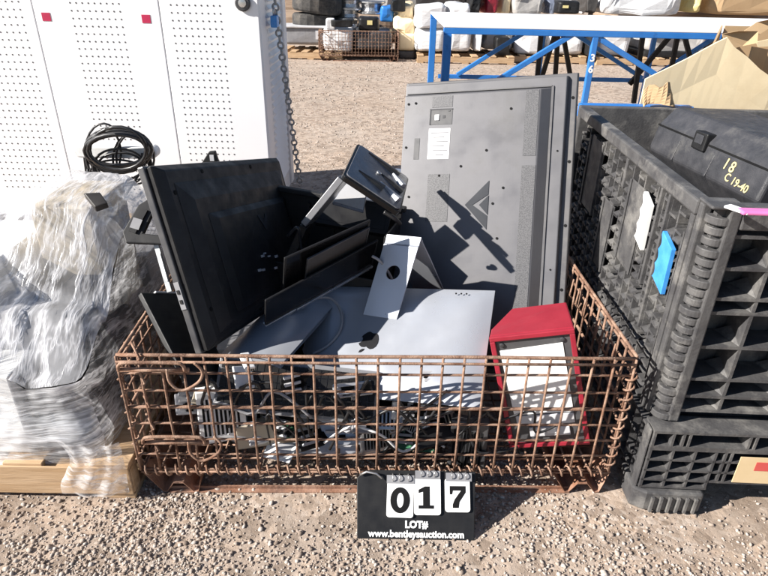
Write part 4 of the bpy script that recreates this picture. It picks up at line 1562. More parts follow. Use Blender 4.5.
# ------------------------------------------------------------------ black bulk container on the right
T_X, T_Y = .668, 1.172
T_M = TR(T_X, T_Y, 0) @ RZ(-1.7)
def make_tote():
    t = thing('bulk_container', 'large black ribbed plastic bulk container with a dropped side door', 'container', T_M)
    W, D, ZB, ZT = 1.22, 1.06, .265, .82
    th = .045
    m = K['tote']
    # left wall: plate and ribs standing proud of it (outer face at x = 0)
    b = MB()
    b.box(th - .008, th, .03, D - .03, ZB + .01, ZT - .02)
    b.build('wall_sheet', m, t)
    flats = [(.33, .47, .50, .74), (.55, .66, .40, .62), (.74, .90, .52, .76)]     # smooth door plates y0 y1 z0 z1
    ys = [.10 + .0455 * i for i in range(21)]
    zs = [ZB + .010 + .0455 * k for k in range(12)]
    def in_flat(y, z):
        return any(f[0] < y < f[1] and f[2] < z < f[3] for f in flats)
    b = MB()
    for i, y in enumerate(ys):
        for k in range(len(zs) - 1):
            zc = (zs[k] + zs[k + 1]) / 2
            if in_flat(y, zc) or (i * 7 + k * 3) % 5 == 0: continue
            b.box(.008, th - .009, y - .003, y + .003, zs[k] + .001, zs[k + 1] - .001)
    for k, z in enumerate(zs):
        y = .085
        for i in range(len(ys) - 1):
            yc = (ys[i] + ys[i + 1]) / 2
            if in_flat(yc, z): continue
            off = .024 * ((i % 2) - .5)
            b.box(.004, th - .0085, ys[i] + .0032, ys[i + 1] - .0032, z + off - .003, z + off + .003)
    b.build('rib_grid', m, t)
    # rounded nubs: short scoops that catch light
    b = MB()
    for i in range(len(ys) - 1):
        for k in range(len(zs) - 1):
            yc, zc = (ys[i] + ys[i + 1]) / 2, zs[k] + .02
            if in_flat(yc, zc) or zs[k + 1] > ZT - .05: continue
            vs, fs = [], []
            n = 7
            for j in range(n):
                a = math.pi * j / (n - 1)
                vs.append((th - .0085, yc - .019 * math.cos(a), zc + .014 * math.sin(a)))
            for j in range(n):
                a = math.pi * j / (n - 1)
                vs.append((.004, yc - .016 * math.cos(a), zc - .010 + .010 * math.sin(a)))
            for j in range(n - 1):
                fs.append((j, j + 1, n + j + 1, n + j))
            fs.append(tuple(range(n, 2 * n))[::-1])
            b.add(vs, fs)
    tag(b.build('nub_pattern', m, t), kind='stuff')
    for (y0, y1, z0, z1) in flats:
        b = MB()
        b.box(.006, .012, y0 + .006, y1 - .006, z0, z1)
        b.box(.001, .006, y0 + .006, y0 + .016, z0, z1)
        b.box(.001, .006, y1 - .016, y1 - .006, z0, z1)
        b.build('door_plate', m, t, bev=.002)
    # rim
    b = MB()
    b.box(-.004, .032, .055, D, ZT - .035, ZT)
    b.build('rim', m, t, bev=.005)
    for (y0, y1, z0) in ((.50, .515, ZT - .12), (.19, .20, ZT - .40), (.24, .25, ZT - .30), (.055, .075, ZB)):
        b = MB()
        b.box(-.002, .03, y0, y1, z0, ZT - .036)
        b.build('door_edge', m, t, bev=.002)
    # latches: a white one and a blue one with scalloped grips
    for (y0, y1, z0, z1, mm) in ((.275, .335, .615, .745, 'paper'), (.105, .175, .575, .700, 'bluelatch')):
        b = MB()
        n = 25
        pts = [(y1 - .004, z0 + .004), (y0, z0 - .012)]
        pts += [(y0 + .004, z1 - .02), (y1, z1)]
        for k in range(n):
            s = k / (n - 1)
            pts.append((y1 + .002 - .010 * abs(math.sin(s * math.pi * 3)), z1 - .01 - (z1 - z0 - .012) * s))
        Mx = Matrix(((0, 0, 1, 0), (1, 0, 0, 0), (0, 1, 0, 0), (0, 0, 0, 1)))
        b.prism(pts, -.006, .006, M=Mx)
        b.build('latch', K[mm], t, bev=.0015)
    # near corner post: stacked scallops between two smooth strips
    b = MB()
    z = ZB + .008
    k = 0
    while z < ZT - .03:
        R = .026 + .005 * (k % 3 == 0)
        vs, fs = [], []
        n = 9
        for zz in (z, z + .011):
            for j in range(n):
                a = math.radians(165 + 115 * j / (n - 1))
                vs.append((.040 + R * math.cos(a), .030 + R * math.sin(a), zz - (.006 if zz == z else 0)))
        vs += [(.040, .030, z - .004), (.040, .030, z + .011)]
        for j in range(n - 1):
            fs += [(j, j + 1, n + j + 1, n + j), (2 * n, j + 1, j), (2 * n + 1, n + j, n + j + 1)]
        b.add(vs, fs)
        z += .0245
        k += 1
    b.build('corner_fins', m, t, bev=.002)
    b = MB()
    b.box(.024, .046, .016, .032, ZB, ZT - .004)
    b.build('corner_core', m, t)
    b = MB()
    b.box(.001, .022, .034, .056, ZB, ZT - .002)
    b.build('corner_strip', m, t, bev=.004)
    b = MB()
    b.box(.042, .068, -.002, .024, ZB, ZT - .002)
    b.build('corner_strip', m, t, bev=.004)
    b = MB()
    b.box(.0, .075, -.004, .06, ZT - .0015, ZT + .006)
    b.build('corner_cap', m, t, bev=.004)
    # front wall with deep cells
    b = MB()
    b.box(.069, W - .07, .085, .093, ZB + .004, ZT - .02)
    b.build('wall_sheet', m, t)
    b = MB()
    zr = [.297, .340, .391, .482, .573, .609, .683, .758]
    for z in zr:
        b.box(.0685, W - .07, .004, .0845, z - .004, z + .004)
    xs = [.160, .285, .41, .535, .66, .785, .91, 1.035]
    for i, x in enumerate(xs):
        for k in range(len(zr) - 1):
            b.box(x - .004, x + .004, .005, .0845, zr[k] + .0042, zr[k + 1] - .0042)
            # tapering gusset in the lower right of each cell
            b.add([(x - .0042, .006, zr[k] + .0042), (x - .0042, .084, zr[k] + .0042), (x - .030, .08, zr[k] + .0042), (x - .0042, .06, zr[k] + .030)], [(0, 2, 1), (0, 3, 2), (1, 2, 3), (0, 1, 3)])
    b.build('front_ribs', m, t)
    b = MB()
    b.box(.0685, W, -.004, .05, ZT - .045, ZT)
    b.build('rim', m, t, bev=.004)
    # far and back walls (seen over the rim)
    b = MB()
    b.box(.0, W, D + .001, D + .035, ZB, ZT)
    b.build('back_wall', m, t, bev=.004)
    b = MB()
    b.box(W - .035, W, .051, D, ZB, ZT)
    b.build('right_wall', m, t, bev=.004)
    b = MB()
    b.box(.046, W - .036, .051, D, ZB - .03, ZB + .004)
    b.build('floor', m, t)
    # base: a frame of small cells on feet
    b = MB()
    b.box(.03, W - .03, .02, .028, .075, ZB - .004)
    b.box(.03, .038, .029, D, .075, ZB - .004)
    b.build('base_sheet', m, t)
    b = MB()
    for z in (.258, .212, .205):
        b.box(.0, W, -.036, .0195, z - .004, z + .003)
    for k, z in enumerate((.170, .135, .103, .078)):
        b.box(.0, .17, -.036, .0195, z - .003, z + .003)
    for k, z in enumerate((.170, .135, .103)):
        b.box(.172, W, -.036, .0195, z - .003, z + .003)
    for x in (.004, .06, .115, .166):
        b.box(x - .003, x + .003, -.036, .0195, .080, .2005)
    for x in (.004, .05, .075, .09, .235, .25, .40, .415, .57):
        b.box(x - .003, x + .003, -.036, .0195, .2155, .2535)
    for x in (.19, .205, .47, .48, .53, .60, .67, .74):
        b.box(x - .003, x + .003, -.036, .0195, .1065, .2005)
    b.build('base_ribs', m, t)
    b = MB()
    for k in range(22):
        y = .03 + k * .047
        b.box(-.004, .0295, y - .003, y + .003, .08, .245)
    for z in (.25, .19, .13, .085):
        b.box(-.006, .0295, .004, D, z - .003, z + .003)
    b.build('base_ribs', m, t)
    b = MB()
    b.box(-.008, -.001, -.03, .0, .07, .26)
    b.build('base_corner', m, t, bev=.004)
    b = MB()
    b.prism([(-.012, -.03), (.02, -.048), (.165, -.048), (.165, .06), (-.012, .06)], .006, .070)
    b.build('foot', m, t, bev=.006)
    b = MB()
    for k in range(6):
        x = .036 + k * .022
        b.box(x - .004, x + .004, -.056, -.0485, .008, .058)
    b.build('foot_rib', m, t, bev=.001)
    for (x0, x1, y0, y1) in ((.98, W, -.03, .1), (.0, .18, D - .14, D), (.98, W, D - .14, D)):
        b = MB()
        b.box(x0, x1, y0, y1, .004, .070)
        b.build('foot', m, t, bev=.006)
    b = MB()
    b.box(.226, .45, -.0385, -.0365, .108, .192)
    lb = b.build('tan_label', K['label'], t)
    b = MB()
    b.box(.268, .33, -.0392, -.0387, .150, .178)
    b.build('red_print', K['labelred'], lb)
make_tote()

# contents of the bulk container
def tote_pt(x, y, z):
    return T_M @ Vector((x, y, z))
def make_case():
    far = on(656, 131, .80)
    near = on(770, 205, .71)
    o = on(644, 146, .735)
    o2 = on(762, 205, .735)
    ex = (o2 - o)
    ex.z = 0
    M = frame(o, ex, ez=Vector((.10, 0, 1)))
    t = thing('tool_case', 'black hard plastic case with yellow handwriting lying in the bulk container', 'case', M)
    L, Wd = .56, .34
    # frame: x towards the viewer, z up, y = z cross x : to the right (away from the left wall)
    prof = [(.065, -.075), (.0, .0), (.012, .088), (.05, .142), (Wd - .04, .15), (Wd, .08), (Wd, -.0), (Wd - .05, -.075)]
    Mx = Matrix(((0, 0, 1, 0), (1, 0, 0, 0), (0, 1, 0, 0), (0, 0, 0, 1)))
    b = MB()
    b.prism(prof, .03, L, M=Mx)
    sh = b.build('shell', K['case'], t, bev=.010, segs=3)
    b = MB()
    small = [(.02 + y * .88, z * .86) for y, z in prof]
    b.prism(small, -.004, .0295, M=Mx)
    b.build('shell_end', K['case'], t, bev=.008)
    b = MB()
    b.box(.028, L + .002, .0085, .018, .0775, .0825)
    b.build('lid_seam', K['ink'], t)
    for x in (.16, .33):
        b = MB()
        b.prism([(.066, -.077), (-.003, .0), (.007, .062), (.03, .06), (.07, -.06)], x, x + .010, M=Mx)
        b.build('rib', K['case'], t, bev=.002)
    b = MB()
    b.box(.235, .295, -.002, .03, .058, .110)
    l = b.build('latch', K['black'], t, bev=.004)
    b = MB()
    b.box(.247, .283, -.0045, -.0022, .076, .102)
    b.build('latch_tab', K['case'], l, bev=.001)
    # hand lettering on the left face (plane y ~ 0), reading towards the viewer
    d = Vector((0, .012, .078)).normalized()
    Mt = Matrix(((1, 0, 0, 0), (0, d.y, -d.z, 0), (0, d.z, d.y, 0), (0, 0, 0, 1)))
    text_mesh('lettering', 'I 8', .042, K['yellow'], t, TR(.415, .0052, .052) @ Mt @ RZ(-4), bold=.0004, depth=.0004)
    text_mesh('lettering', 'C 19-40', .030, K['yellow'], t, TR(.465, .0012, .020) @ Mt @ RZ(-5), bold=.0003, depth=.0004)
make_case()
gadget('monitor', 'black flat monitor at the bottom of the bulk container under the hard case', 'monitor', T_M @ MR((.55, .55, .30), 0, 0, 10), .75, .7, .26, 'black', ex_vents)
gadget('plastic_cover', 'pink plastic strip lying on the front rim of the bulk container', 'strip', Matrix.Translation(on(765, 214, .832)) @ RZ(-2), .10, .026, .008, 'pink')
gadget('plastic_cover', 'white plastic strip on the front rim beside the pink strip', 'strip', Matrix.Translation(on(738, 211, .832)) @ RZ(30), .022, .05, .006, 'paper')
def make_carton():
    Y = 2.40
    t = thing('cardboard_box', 'big cream cardboard carton with torn open flaps behind the bulk container', 'box', TR(1.16, Y, 0))
    O = Vector((1.16, Y, 0))
    th = .008
    # front side with its torn, rising top edge
    prof = [(645, 79), (655, 74), (672, 66), (688, 58), (702, 50), (716, 42), (726, 37), (732, 46), (745, 56), (757, 68), (772, 79), (800, 86), (860, 92)]
    top = [at(x, y, Y) - O for x, y in prof]
    b = MB()
    n = len(top)
    vs = []
    for j in range(9):
        for p in top:
            s = j / 8
            vs.append((p.x * (1 - .0 * s), .012 * mnoise.noise(Vector((p.x * 3, s * 3, 1))) - .05 * max(0, s - .86) * 3 * max(0, 1 - abs(p.x - .3) * 3), p.z * s))
    b.add(vs, [(j * n + i, j * n + i + 1, (j + 1) * n + i + 1, (j + 1) * n + i) for j in range(8) for i in range(n - 1)])
    b.build('front_side', K['cream'], t, solid=th, smooth=False)
    W, D = top[-1].x, .75
    b = MB()
    b.grid(lambda u, v: (.02 + .42 * u, .01 + D * u, (.90 + .14 * u) * v), 6, 6)
    b.build('left_side', K['card'], t, solid=th)
    b = MB()
    b.grid(lambda u, v: (.45 + (W - .3) * u, D, 1.04 * v), 6, 6)
    b.build('back_side', K['card'], t, solid=th)
    b = MB()
    b.grid(lambda u, v: (W + .1 * u, .01 + D * u, .9 * v), 6, 6)
    b.build('right_side', K['card'], t, solid=th)
    b = MB()
    b.box(.5, W - .1, .1, D - .1, .012, .02)
    b.build('bottom', K['card'], t)
    # brown flap standing up behind the opening, curled over at its right end
    q = [(727, 50), (722, 34), (738, 31), (758, 31), (757, 43), (742, 46)]
    b = MB()
    b.add([at(x, y, Y + .16 + .02 * (k % 2)) - O for k, (x, y) in enumerate(q)], [tuple(range(len(q)))])
    b.build('flap', K['card'], t, solid=th * .7)
    q = [(744, 31), (757, 22), (772, 19), (790, 20), (790, 25), (772, 26), (760, 34)]
    b = MB()
    b.add([at(x, y, Y + .22 + .03 * (k % 2)) - O for k, (x, y) in enumerate(q)], [tuple(range(len(q)))])
    b.build('flap', K['card'], t, solid=th * .7)
    q = [(756, 42), (800, 32), (860, 34), (860, 46), (800, 44), (758, 47)]
    b = MB()
    b.add([at(x, y, Y + .30) - O for x, y in q], [tuple(range(len(q)))])
    b.build('flap', K['cream'], t, solid=th * .7)
    b = MB()
    b.grid(lambda u, v: (.30 + (W - .3) * u, .20 + .04 * math.sin(u * 5), 1.0 * v * (1 - .05 * u)), 8, 6)
    b.build('inner_liner', K['card'], t, solid=th)
make_carton()
def make_card_scrap():
    p = on(640, 98, .83)
    b = MB()
    b.grid(lambda u, v: (-.055 + .11 * u, .02 * v + .02 * math.sin(u * 6 + v * 2), (.03 + .07 * v) * (.55 + .45 * math.sin(u * 2.6 + .25)) + .012 * v * math.sin(u * 11)), 8, 6)
    o = b.build('cardboard_scrap', K['card'], solid=.006)
    o.matrix_world = TR(p.x + .03, 2.262, .80)
    tag(o, 'small torn cardboard scrap sticking up at the back rim of the bulk container', 'cardboard')
make_card_scrap()
gadget('timber_beam', 'blue painted bar along the back edge of the bulk container', 'bar', TR(.93, 2.32, .765), .42, .04, .05, 'blue')

# ------------------------------------------------------------------ wrapped pallet on the left
def make_pallet(label, M, W, D, solid_front=True, group=None):
    t = thing('wooden_pallet', label, 'pallet', M, group)
    for y in (0, D / 2 - .02, D - .04):
        b = MB()
        b.box(0, W, y, y + .04, .018, .10)
        b.build('stringer', K['wood'], t, bev=.003)
    n = 6
    for i in range(n):
        x = (W - .1) * i / (n - 1)
        b = MB()
        b.box(x, x + .1, -.004, D + .004, .1005, .118)
        b.build('deck_board', K['wood'], t, bev=.002)
    for x in (0, W / 2 - .05, W - .1):
        b = MB()
        b.box(x, x + .1, -.004, D + .004, 0, .0175)
        b.build('bottom_board', K['wood'], t, bev=.002)
    return t
PAL_X1 = -.640
pallet = make_pallet('pale wooden pallet under the film wrapped heap at left', TR(PAL_X1 - 1.2, 1.128, 0) @ RZ(.4), 1.2, 1.0)
b = MB()
b.box(0, 1.2, -.010, -.0045, .02, .112)
b.build('front_plank', K['wood'], pallet, bev=.002)
_pz = .121
HEAP = [(-1.47, -.90, 1.165, 1.60, .36), (-1.52, -1.02, 1.30, 1.70, .55), (-.885, -.765, 1.185, 1.56, .345), (-.885, -.765, 1.30, 1.57, .46),
        (-.96, -.80, 1.52, 1.76, .66), (-1.45, -.78, 1.78, 2.02, .40), (-1.0, -.92, 1.28, 1.40, .47)]
def heap_box(i, name, label, cat, m, z0, extra=None):
    x0, x1, y0, y1, z1 = HEAP[i]
    gadget(name, label, cat, TR((x0 + x1) / 2, (y0 + y1) / 2, z0), x1 - x0, y1 - y0, z1 - z0, m, extra)
heap_box(0, 'carton', 'white carton at the front of the film wrapped heap', 'box', 'paper', _pz)
heap_box(1, 'carton', 'pale grey carton on top of the white one inside the film', 'box', 'paper', .362)
heap_box(2, 'monitor', 'dark boxy monitor at the right of the film wrapped heap', 'monitor', 'black', _pz, ex_ports)
heap_box(3, 'monitor', 'black monitor lying near the top right of the film wrapped heap', 'monitor', 'blackdust', .357, ex_ports)
heap_box(4, 'carton', 'beige plastic housing at the top of the film wrapped heap', 'housing', 'beige', .30)
heap_box(5, 'computer_tower', 'dark computer tower at the back of the film wrapped heap', 'computer', 'midgrey', _pz, ex_ports)
heap_box(6, 'power_supply', 'dark grey unit under the film in the middle of the heap top', 'unit', 'midgrey', .362)
def heap_film():
    # a stretched hull: ring radius follows the heap
    x0, x1, y0, y1 = -1.72, -.705, 1.142, 2.06
    def ring(u, v):
        # u around a rounded rectangle, v height
        a = 2 * math.pi * u
        c, s = math.cos(a), math.sin(a)
        p = 12.0
        k = (abs(c) ** p + abs(s) ** p) ** (-1 / p)
        return c * k, s * k
    # the film drapes from the tops of the boxes
    def top(x, y):
        best = .22
        for (a, c, d, e, h) in HEAP:
            dx = max(a - x, 0, x - c)
            dy = max(d - y, 0, y - e)
            q = math.hypot(dx, dy)
            best = max(best, h + .030 - 1.25 * max(0, q - .02))
        return best
    cx, cy, hx, hy = (x0 + x1) / 2, (y0 + y1) / 2, (x1 - x0) / 2, (y1 - y0) / 2
    def wr(p, amp, sc, seed):
        q = Vector((p[0] * sc, p[1] * sc, p[2] * sc * 2.2)) + Vector((seed, 0, seed * 2))
        r = Vector(p)
        n = (abs(mnoise.noise(q)) - .3) * .7
        n2 = abs(mnoise.noise(q * 2.6 + Vector((5, 5, 5)))) - .3
        d = Vector((p[0] - cx, p[1] - cy, .3 * (p[2] - .3))).normalized()
        n3 = 1 - abs(mnoise.noise(Vector((p[0] * 34, p[1] * 34, p[2] * 13)))) * 2
        return r + d * (amp * n + amp * .5 * n2 + .003 * n3)
    b = MB()
    def side(u, v):
        c, s = ring(u, v)
        bul = 1 + .03 * math.sin(v * 3.1) - .03 * v
        x, y = cx + hx * c * bul, cy + hy * s * bul
        tz = top(x, y) - .03
        z = .085 + (tz - .085) * v
        pinch = .012 * math.sin(z * 36 + x * 5 + 2 * math.sin(u * 9))
        return wr((x - pinch * c * .5, y - pinch * s * .5, z), .011, 7, 3)
    b.grid(lambda u, v: side(.625 + .255 * u, v), 130, 60)
    def cap(u, v):
        c, s = ring(u, 1)
        k = 1 - v
        bul = 1 + .03 * math.sin(3.1) - .03
        x, y = cx + hx * c * bul * k, cy + hy * s * bul * k
        z = top(x, y) - .03 * k ** 3
        return wr((x, y, z + .010 * mnoise.noise(Vector((x * 9, y * 9, 4)))), .011, 7, 3)
    t = thing('stretch_wrap', 'clear stretch film wrapped round the heap of electronics on the left pallet', 'plastic film', TR(0, 0, 0))
    b.build('film_front', K['filmfront'], t, smooth=True)
    b = MB()
    b.grid(lambda u, v: side(.880 + .745 * u, v), 170, 60)
    b.build('film_sides', K['film'], t, smooth=True)
    b = MB()
    b.grid(cap, 240, 70, wrap=True)
    b.build('film_top', K['filmtop'], t, smooth=True)
    def skirt(u, v):
        x = -.80 + .155 * u
        z = .20 - .165 * v
        y = 1.128 - .016 * math.sin(u * 3.14) - .006 * v
        return wr((x + .02 * math.sin(v * 5) * (1 - u), y - .004 + .004 * math.sin(u * 19 + v * 4), z), .010, 14, 5)
    b = MB()
    b.grid(skirt, 26, 16)
    b.build('film_skirt', K['film'], t, smooth=True)
heap_film()
_b = MB()
_b.prism([(-.035, -.012), (.02, -.02), (.03, .012), (-.01, .02)], -.012, .012)
_o = _b.build('cable_clip', K['copper'], bev=.003)
_o.matrix_world = MR(at(97, 201, 1.52) , 20, 30, -40)
tag(_o, 'dark maroon clip lying on top of the film wrapped heap', 'clip')

# coiled black cables over a white bar in front of the cabinet
def make_white_bar():
    Y = 2.45
    p0, p1 = at(82, 150, Y), at(152, 150, Y)
    t = thing('monitor_stand', 'white rounded stand bar on black legs before the cabinet', 'stand', Matrix.Translation(p0))
    L = (p1 - p0).length
    b = MB()
    n = 10
    w, h = L + .06, .052
    poly = []
    for (cx, a0) in ((L, -90), (0, 90)):
        for k in range(n + 1):
            a = math.radians(a0 + 180 * k / n)
            poly.append((cx + h / 2 * math.cos(a), h / 2 * math.sin(a)))
    b.prism(poly, -.03, .03, M=Matrix.Rotation(math.pi / 2, 4, 'X'))
    b.build('bar', K['paper'], t, bev=.008)
    for (x0, x1) in ((.01, -.02), (.03, .06), (L - .02, L + .01), (L - .05, L - .04)):
        b = MB()
        b.beam((x0, .0, -.028), (x1, .0, -.36), .02, .012, up=(0, 1, 0))
        b.build('leg', K['black'], t, bev=.002)
    b = MB()
    b.beam((-.004, .002, -.12), (.045, .002, -.12), .012, .010, up=(0, 1, 0))
    b.build('brace', K['black'], t)
    b = MB()
    b.box(-.16, L + .12, -.10, .16, -.372, -.361)
    b.build('base', K['midgrey'], t, bev=.004)
    bx = MB()
    bx.box(-.30, L + .2, -.14, .26, -p0.z + .004, -.374)
    q = bx.build('support_box', K['card'], t)
    def loop(label, cx, cy, rx0, ry0, r, turns, ph, tilt):
        pts = []
        for i in range(int(turns * 22) + 1):
            a = ph + i / 22 * 2 * math.pi
            rx = rx0 * (1 + .10 * math.sin(i * .11 + ph))
            ry = ry0 * (1 + .22 * math.sin(i * .083 + 1.3 * ph))
            j = .05 * mnoise.noise(Vector((i * .13, cx * .1, 2)))
            c = at(cx + rx * math.cos(a) * (1 + j), cy - ry * math.sin(a) * (1 + j), Y - .045 - tilt * math.sin(a) - .0016 * i / 2)
            pts.append(c)
        bb = MB()
        bb.tube(pts, r, 6)
        tag(bb.build('cable_coil', K['cable_black'], smooth=True), label, 'cable')
    loop('thick coil of black cables slung over the white stand bar', 118, 150, 31, 19, .0065, 7.3, 0.3, .03)
    loop('thin black cable drooping under the white stand bar', 120, 166, 25, 17, .0048, 2.6, 2.2, .0)
    loop('loose black cable loop hanging left on the white stand bar', 104, 152, 17, 24, .0045, 1.3, 1.0, .02)
    loop('loose black cable loop hanging right on the white stand bar', 134, 158, 19, 22, .0045, 1.6, .2, .02)
    loop('long slack black cable loop hanging lowest under the white stand bar', 118, 172, 30, 15, .0045, 1.2, 2.9, .0)
    cable('black cable hanging from the white stand bar to the film heap', [at(142, 153, Y - .04), at(141, 170, Y - .06), at(134, 182, Y - .1), at(126, 195, Y - .2)], .0045, 'cable_black')
make_white_bar()

# ------------------------------------------------------------------ the yard behind
def tyre(label, M, R=.335, w=.21, group='tyres stacked at the back'):
    t = thing('tyre', label, 'tyre', M, group)
    prof = [(R * .58, -w * .42), (R * .66, -w * .5), (R * .90, -w * .49), (R * .985, -w * .36), (R, -w * .2), (R, w * .2), (R * .985, w * .36), (R * .90, w * .49), (R * .66, w * .5), (R * .58, w * .42)]
    b = MB()
    n = 36
    vs, fs = [], []
    for (r, z) in prof:
        for j in range(n):
            rr = r * (1 - (.018 if (j % 2 and r > R * .98) else 0))
            a = 2 * math.pi * j / n
            vs.append((rr * math.cos(a), rr * math.sin(a), z + w / 2))
    k = len(prof)
    for i in range(k):
        i2 = (i + 1) % k
        for j in range(n):
            j2 = (j + 1) % n
            fs.append((i * n + j, i * n + j2, i2 * n + j2, i2 * n + j))
    b.add(vs, fs)
    b.build('tread', K['rubber'], t)
    return t
def flat_at(px, py, Y):
    p = at(px, py, Y)
    return p
def bg_box(name, label, cat, px0, px1, py0, py1, Y, depth, m, seed=0, lumps=.02, part='cover', group=None, rot=0):
    """a lumpy wrapped block whose front spans these pixels at distance Y"""
    a, c = at(px0, py1, Y), at(px1, py0, Y)
    x0, x1, z0, z1 = a.x, c.x, a.z, c.z
    t = thing(name, label, cat, TR((x0 + x1) / 2, Y, max(0, z0)) @ RZ(rot), group)
    w, h = x1 - x0, z1 - max(0, z0)
    b = MB()
    n = 14
    def sq(u, v):
        A, H = 2 * math.pi * u, math.pi * (v - .5)
        def pw(c, e): return math.copysign(abs(c) ** e, c)
        e1 = .28
        x = w / 2 * pw(math.cos(A), e1) * pw(math.cos(H), e1)
        y = depth / 2 * pw(math.sin(A), e1) * pw(math.cos(H), e1) + depth / 2
        z = h / 2 * pw(math.sin(H), e1) + h / 2
        q = Vector((x, y, z)) * 3.2 + Vector((seed * 3.1, seed, 0))
        d = lumps * (mnoise.noise(q) + .5 * mnoise.noise(q * 2.4))
        return (x * (1 + d / max(w, .1) * 2), y + d, max(0.0, z + d * (1 if z > .03 else 0)))
    b.grid(sq, 40, 16, wrap=True)
    b.build(part, K[m], t, smooth=False)
    return t, w, h
# bigger ground level things (distance about 10 m)
def make_far():
    # far rusty basket, a copy of the near one
    p = at(359, 58, 10.0)
    M = TR(p.x, 9.9, 0) @ RZ(2)
    dup(basket, M, 'rusty wire basket of scrap standing far back in the yard')
    bg_box('plastic_bundle', 'white plastic sheeting bundle in the left half of the far rusty basket', 'bundle', 324, 352, 29, 52, 10.0, .7, 'dirtwhite', 1, .05)
    bg_box('scrap_box', 'dark scrap box in the right half of the far rusty basket', 'box', 354, 392, 31, 50, 10.05, .7, 'darkmetal', 2, .02)
    t, w, h = bg_box('dark_device', 'black device with a yellow mark on top of the far rusty basket', 'device', 358, 379, 17, 31, 10.1, .4, 'black', 3, .015)
    b = MB()
    b.box(-.02, .06, -.012, -.006, h * .45, h * .75)
    b.build('yellow_mark', K['yellow'], t)
    bg_box('dark_tube', 'black bent bar lying over the white plastic bundle', 'bar', 331, 352, 20, 27, 9.95, .12, 'black', 4, .03)
    bg_box('hose_bundle', 'white crumpled lump on the left of the far basket top', 'lump', 326, 334, 19, 30, 10.0, .2, 'dirtwhite', 5, .03)
    # tyres
    tx = at(311, 27, 10.3)
    zb = tx.z - .02
    tyre('lower of the two big tyres stacked on the grey crate', TR(tx.x, 10.6, zb))
    tyre('upper big tyre resting tilted on the lower one', TR(tx.x + .06, 10.62, zb + .215) @ Matrix.Rotation(math.radians(6), 4, 'Y'), R=.40, w=.25)
    bg_box('dark_barrel', 'dark barrel standing between the tyres and the far basket', 'barrel', 326, 337, 4, 52, 10.8, .4, 'black', 6, .01)
    t, w, h = bg_box('grey_crate', 'long grey green crate carrying the tyres', 'crate', 279, 326, 27, 45, 10.2, .75, 'midgrey', 7, .01)
    b = MB()
    b.box(-w * .5 - .02, w * .5 + .02, -.03, .5, h - .02, h + .012)
    b.build('lid', K['ltgrey'], t, bev=.01)
    b = MB()
    b.box(w * .28, w * .36, -.02, -.004, h * .35, h * .8)
    b.build('hasp', K['ltgrey'], t)
    make_pallet('old wooden pallet under the grey green crate', TR(at(279, 60, 10).x, 10.0, 0) @ RZ(-3), 1.0, .8)
    # steel rims
    for k, (px, py, lab) in enumerate(((347, 24, 'lowest of the shiny steel wheel rims behind the far basket'), (348, 14, 'middle shiny steel wheel rim of the pile behind the far basket'), (372, 8, 'shiny steel wheel rim right of the pile behind the far basket'), (349, 4, 'topmost shiny steel wheel rim of the pile behind the far basket'))):
        p = at(px, py, 10.9)
        t = thing('wheel_rim', lab, 'wheel rim', TR(p.x, 10.9, p.z - .09), 'steel wheel rims piled at the back')
        b = MB()
        b.lathe([(.20, 0), (.225, .01), (.225, .03), (.18, .05), (.17, .10), (.18, .15), (.225, .17), (.225, .19), (.20, .20), (.10, .13)], 24)
        b.build('rim', K['steel'], t)
    bg_box('pallet_stack', 'dark stack of boxes supporting the shiny steel wheel rims', 'stack', 336, 384, 26, 50, 10.9, .5, 'wooddark', 8, .02)
    bg_box('blue_sack', 'small blue sack between the wheel rims and the cream sacks', 'sack', 381, 393, 6, 22, 10.6, .25, 'blue', 9, .04)
    bg_box('cream_sack', 'upper cream sack slumped behind the pinkish carton', 'sack', 397, 414, 4, 22, 10.5, .4, 'cream', 10, .08)
    bg_box('cream_sack', 'lower lumpy cream sack resting on the pinkish carton', 'sack', 394, 416, 18, 36, 10.4, .4, 'cream', 11, .08)
    bg_box('engine_part', 'round dark engine part on top of the cream sacks', 'engine part', 392, 404, 2, 12, 10.4, .25, 'black', 12, .05)
    bg_box('carton', 'pinkish carton between the far basket and the white wrapped stack', 'box', 397, 416, 34, 51, 10.3, .5, 'cream', 13, .005)
    bg_box('timber_block', 'dark timber block under the pinkish carton', 'timber', 397, 416, 51, 59, 10.3, .5, 'darkmetal', 14, .005)
    # white wrapped pallet loads, from the left
    loads = ((415, 446, 'leftmost white wrapped stack left of the blue truss post'), (448, 472, 'white wrapped stack just right of the blue truss end post'), (474, 484, 'narrow white wrapped load in the gap beside the grey bag'))
    for k, (a, c, lab) in enumerate(loads):
        bg_box('wrapped_stack', lab, 'wrapped stack', a, c, 5 if k < 2 else 20, 29, 10.0 + .05 * k, .9, 'dirtwhite', 20 + k, .03)
        bg_box('wrapped_stack', lab.replace('stack', 'lower bundle').replace('load', 'lower bundle'), 'wrapped stack', a, c, 30, 52, 10.0 + .05 * k, .9, 'dirtwhite', 30 + k, .03)
    make_pallet('wooden pallet under the white wrapped stacks at the back', TR(at(417, 58, 9.9).x, 9.85, 0), 1.5, 1.0)
    bg_box('grey_bag', 'bulging grey bag behind the first bay of the blue truss', 'bag', 484, 515, 26, 50, 10.3, .6, 'dusty', 41, .10)
    bg_box('dark_bundle', 'dark round bundle beside the grey bag behind the blue truss', 'bundle', 495, 512, 38, 56, 10.0, .3, 'black', 48, .03)
    make_pallet('wooden pallet behind the middle of the blue truss', TR(at(505, 60, 10).x, 10.1, 0), 1.3, 1.0)
    bg_box('wrapped_stack', 'broad white wrapped stack behind the middle of the blue truss', 'wrapped stack', 515, 546, 31, 55, 10.2, .9, 'dirtwhite', 42, .03)
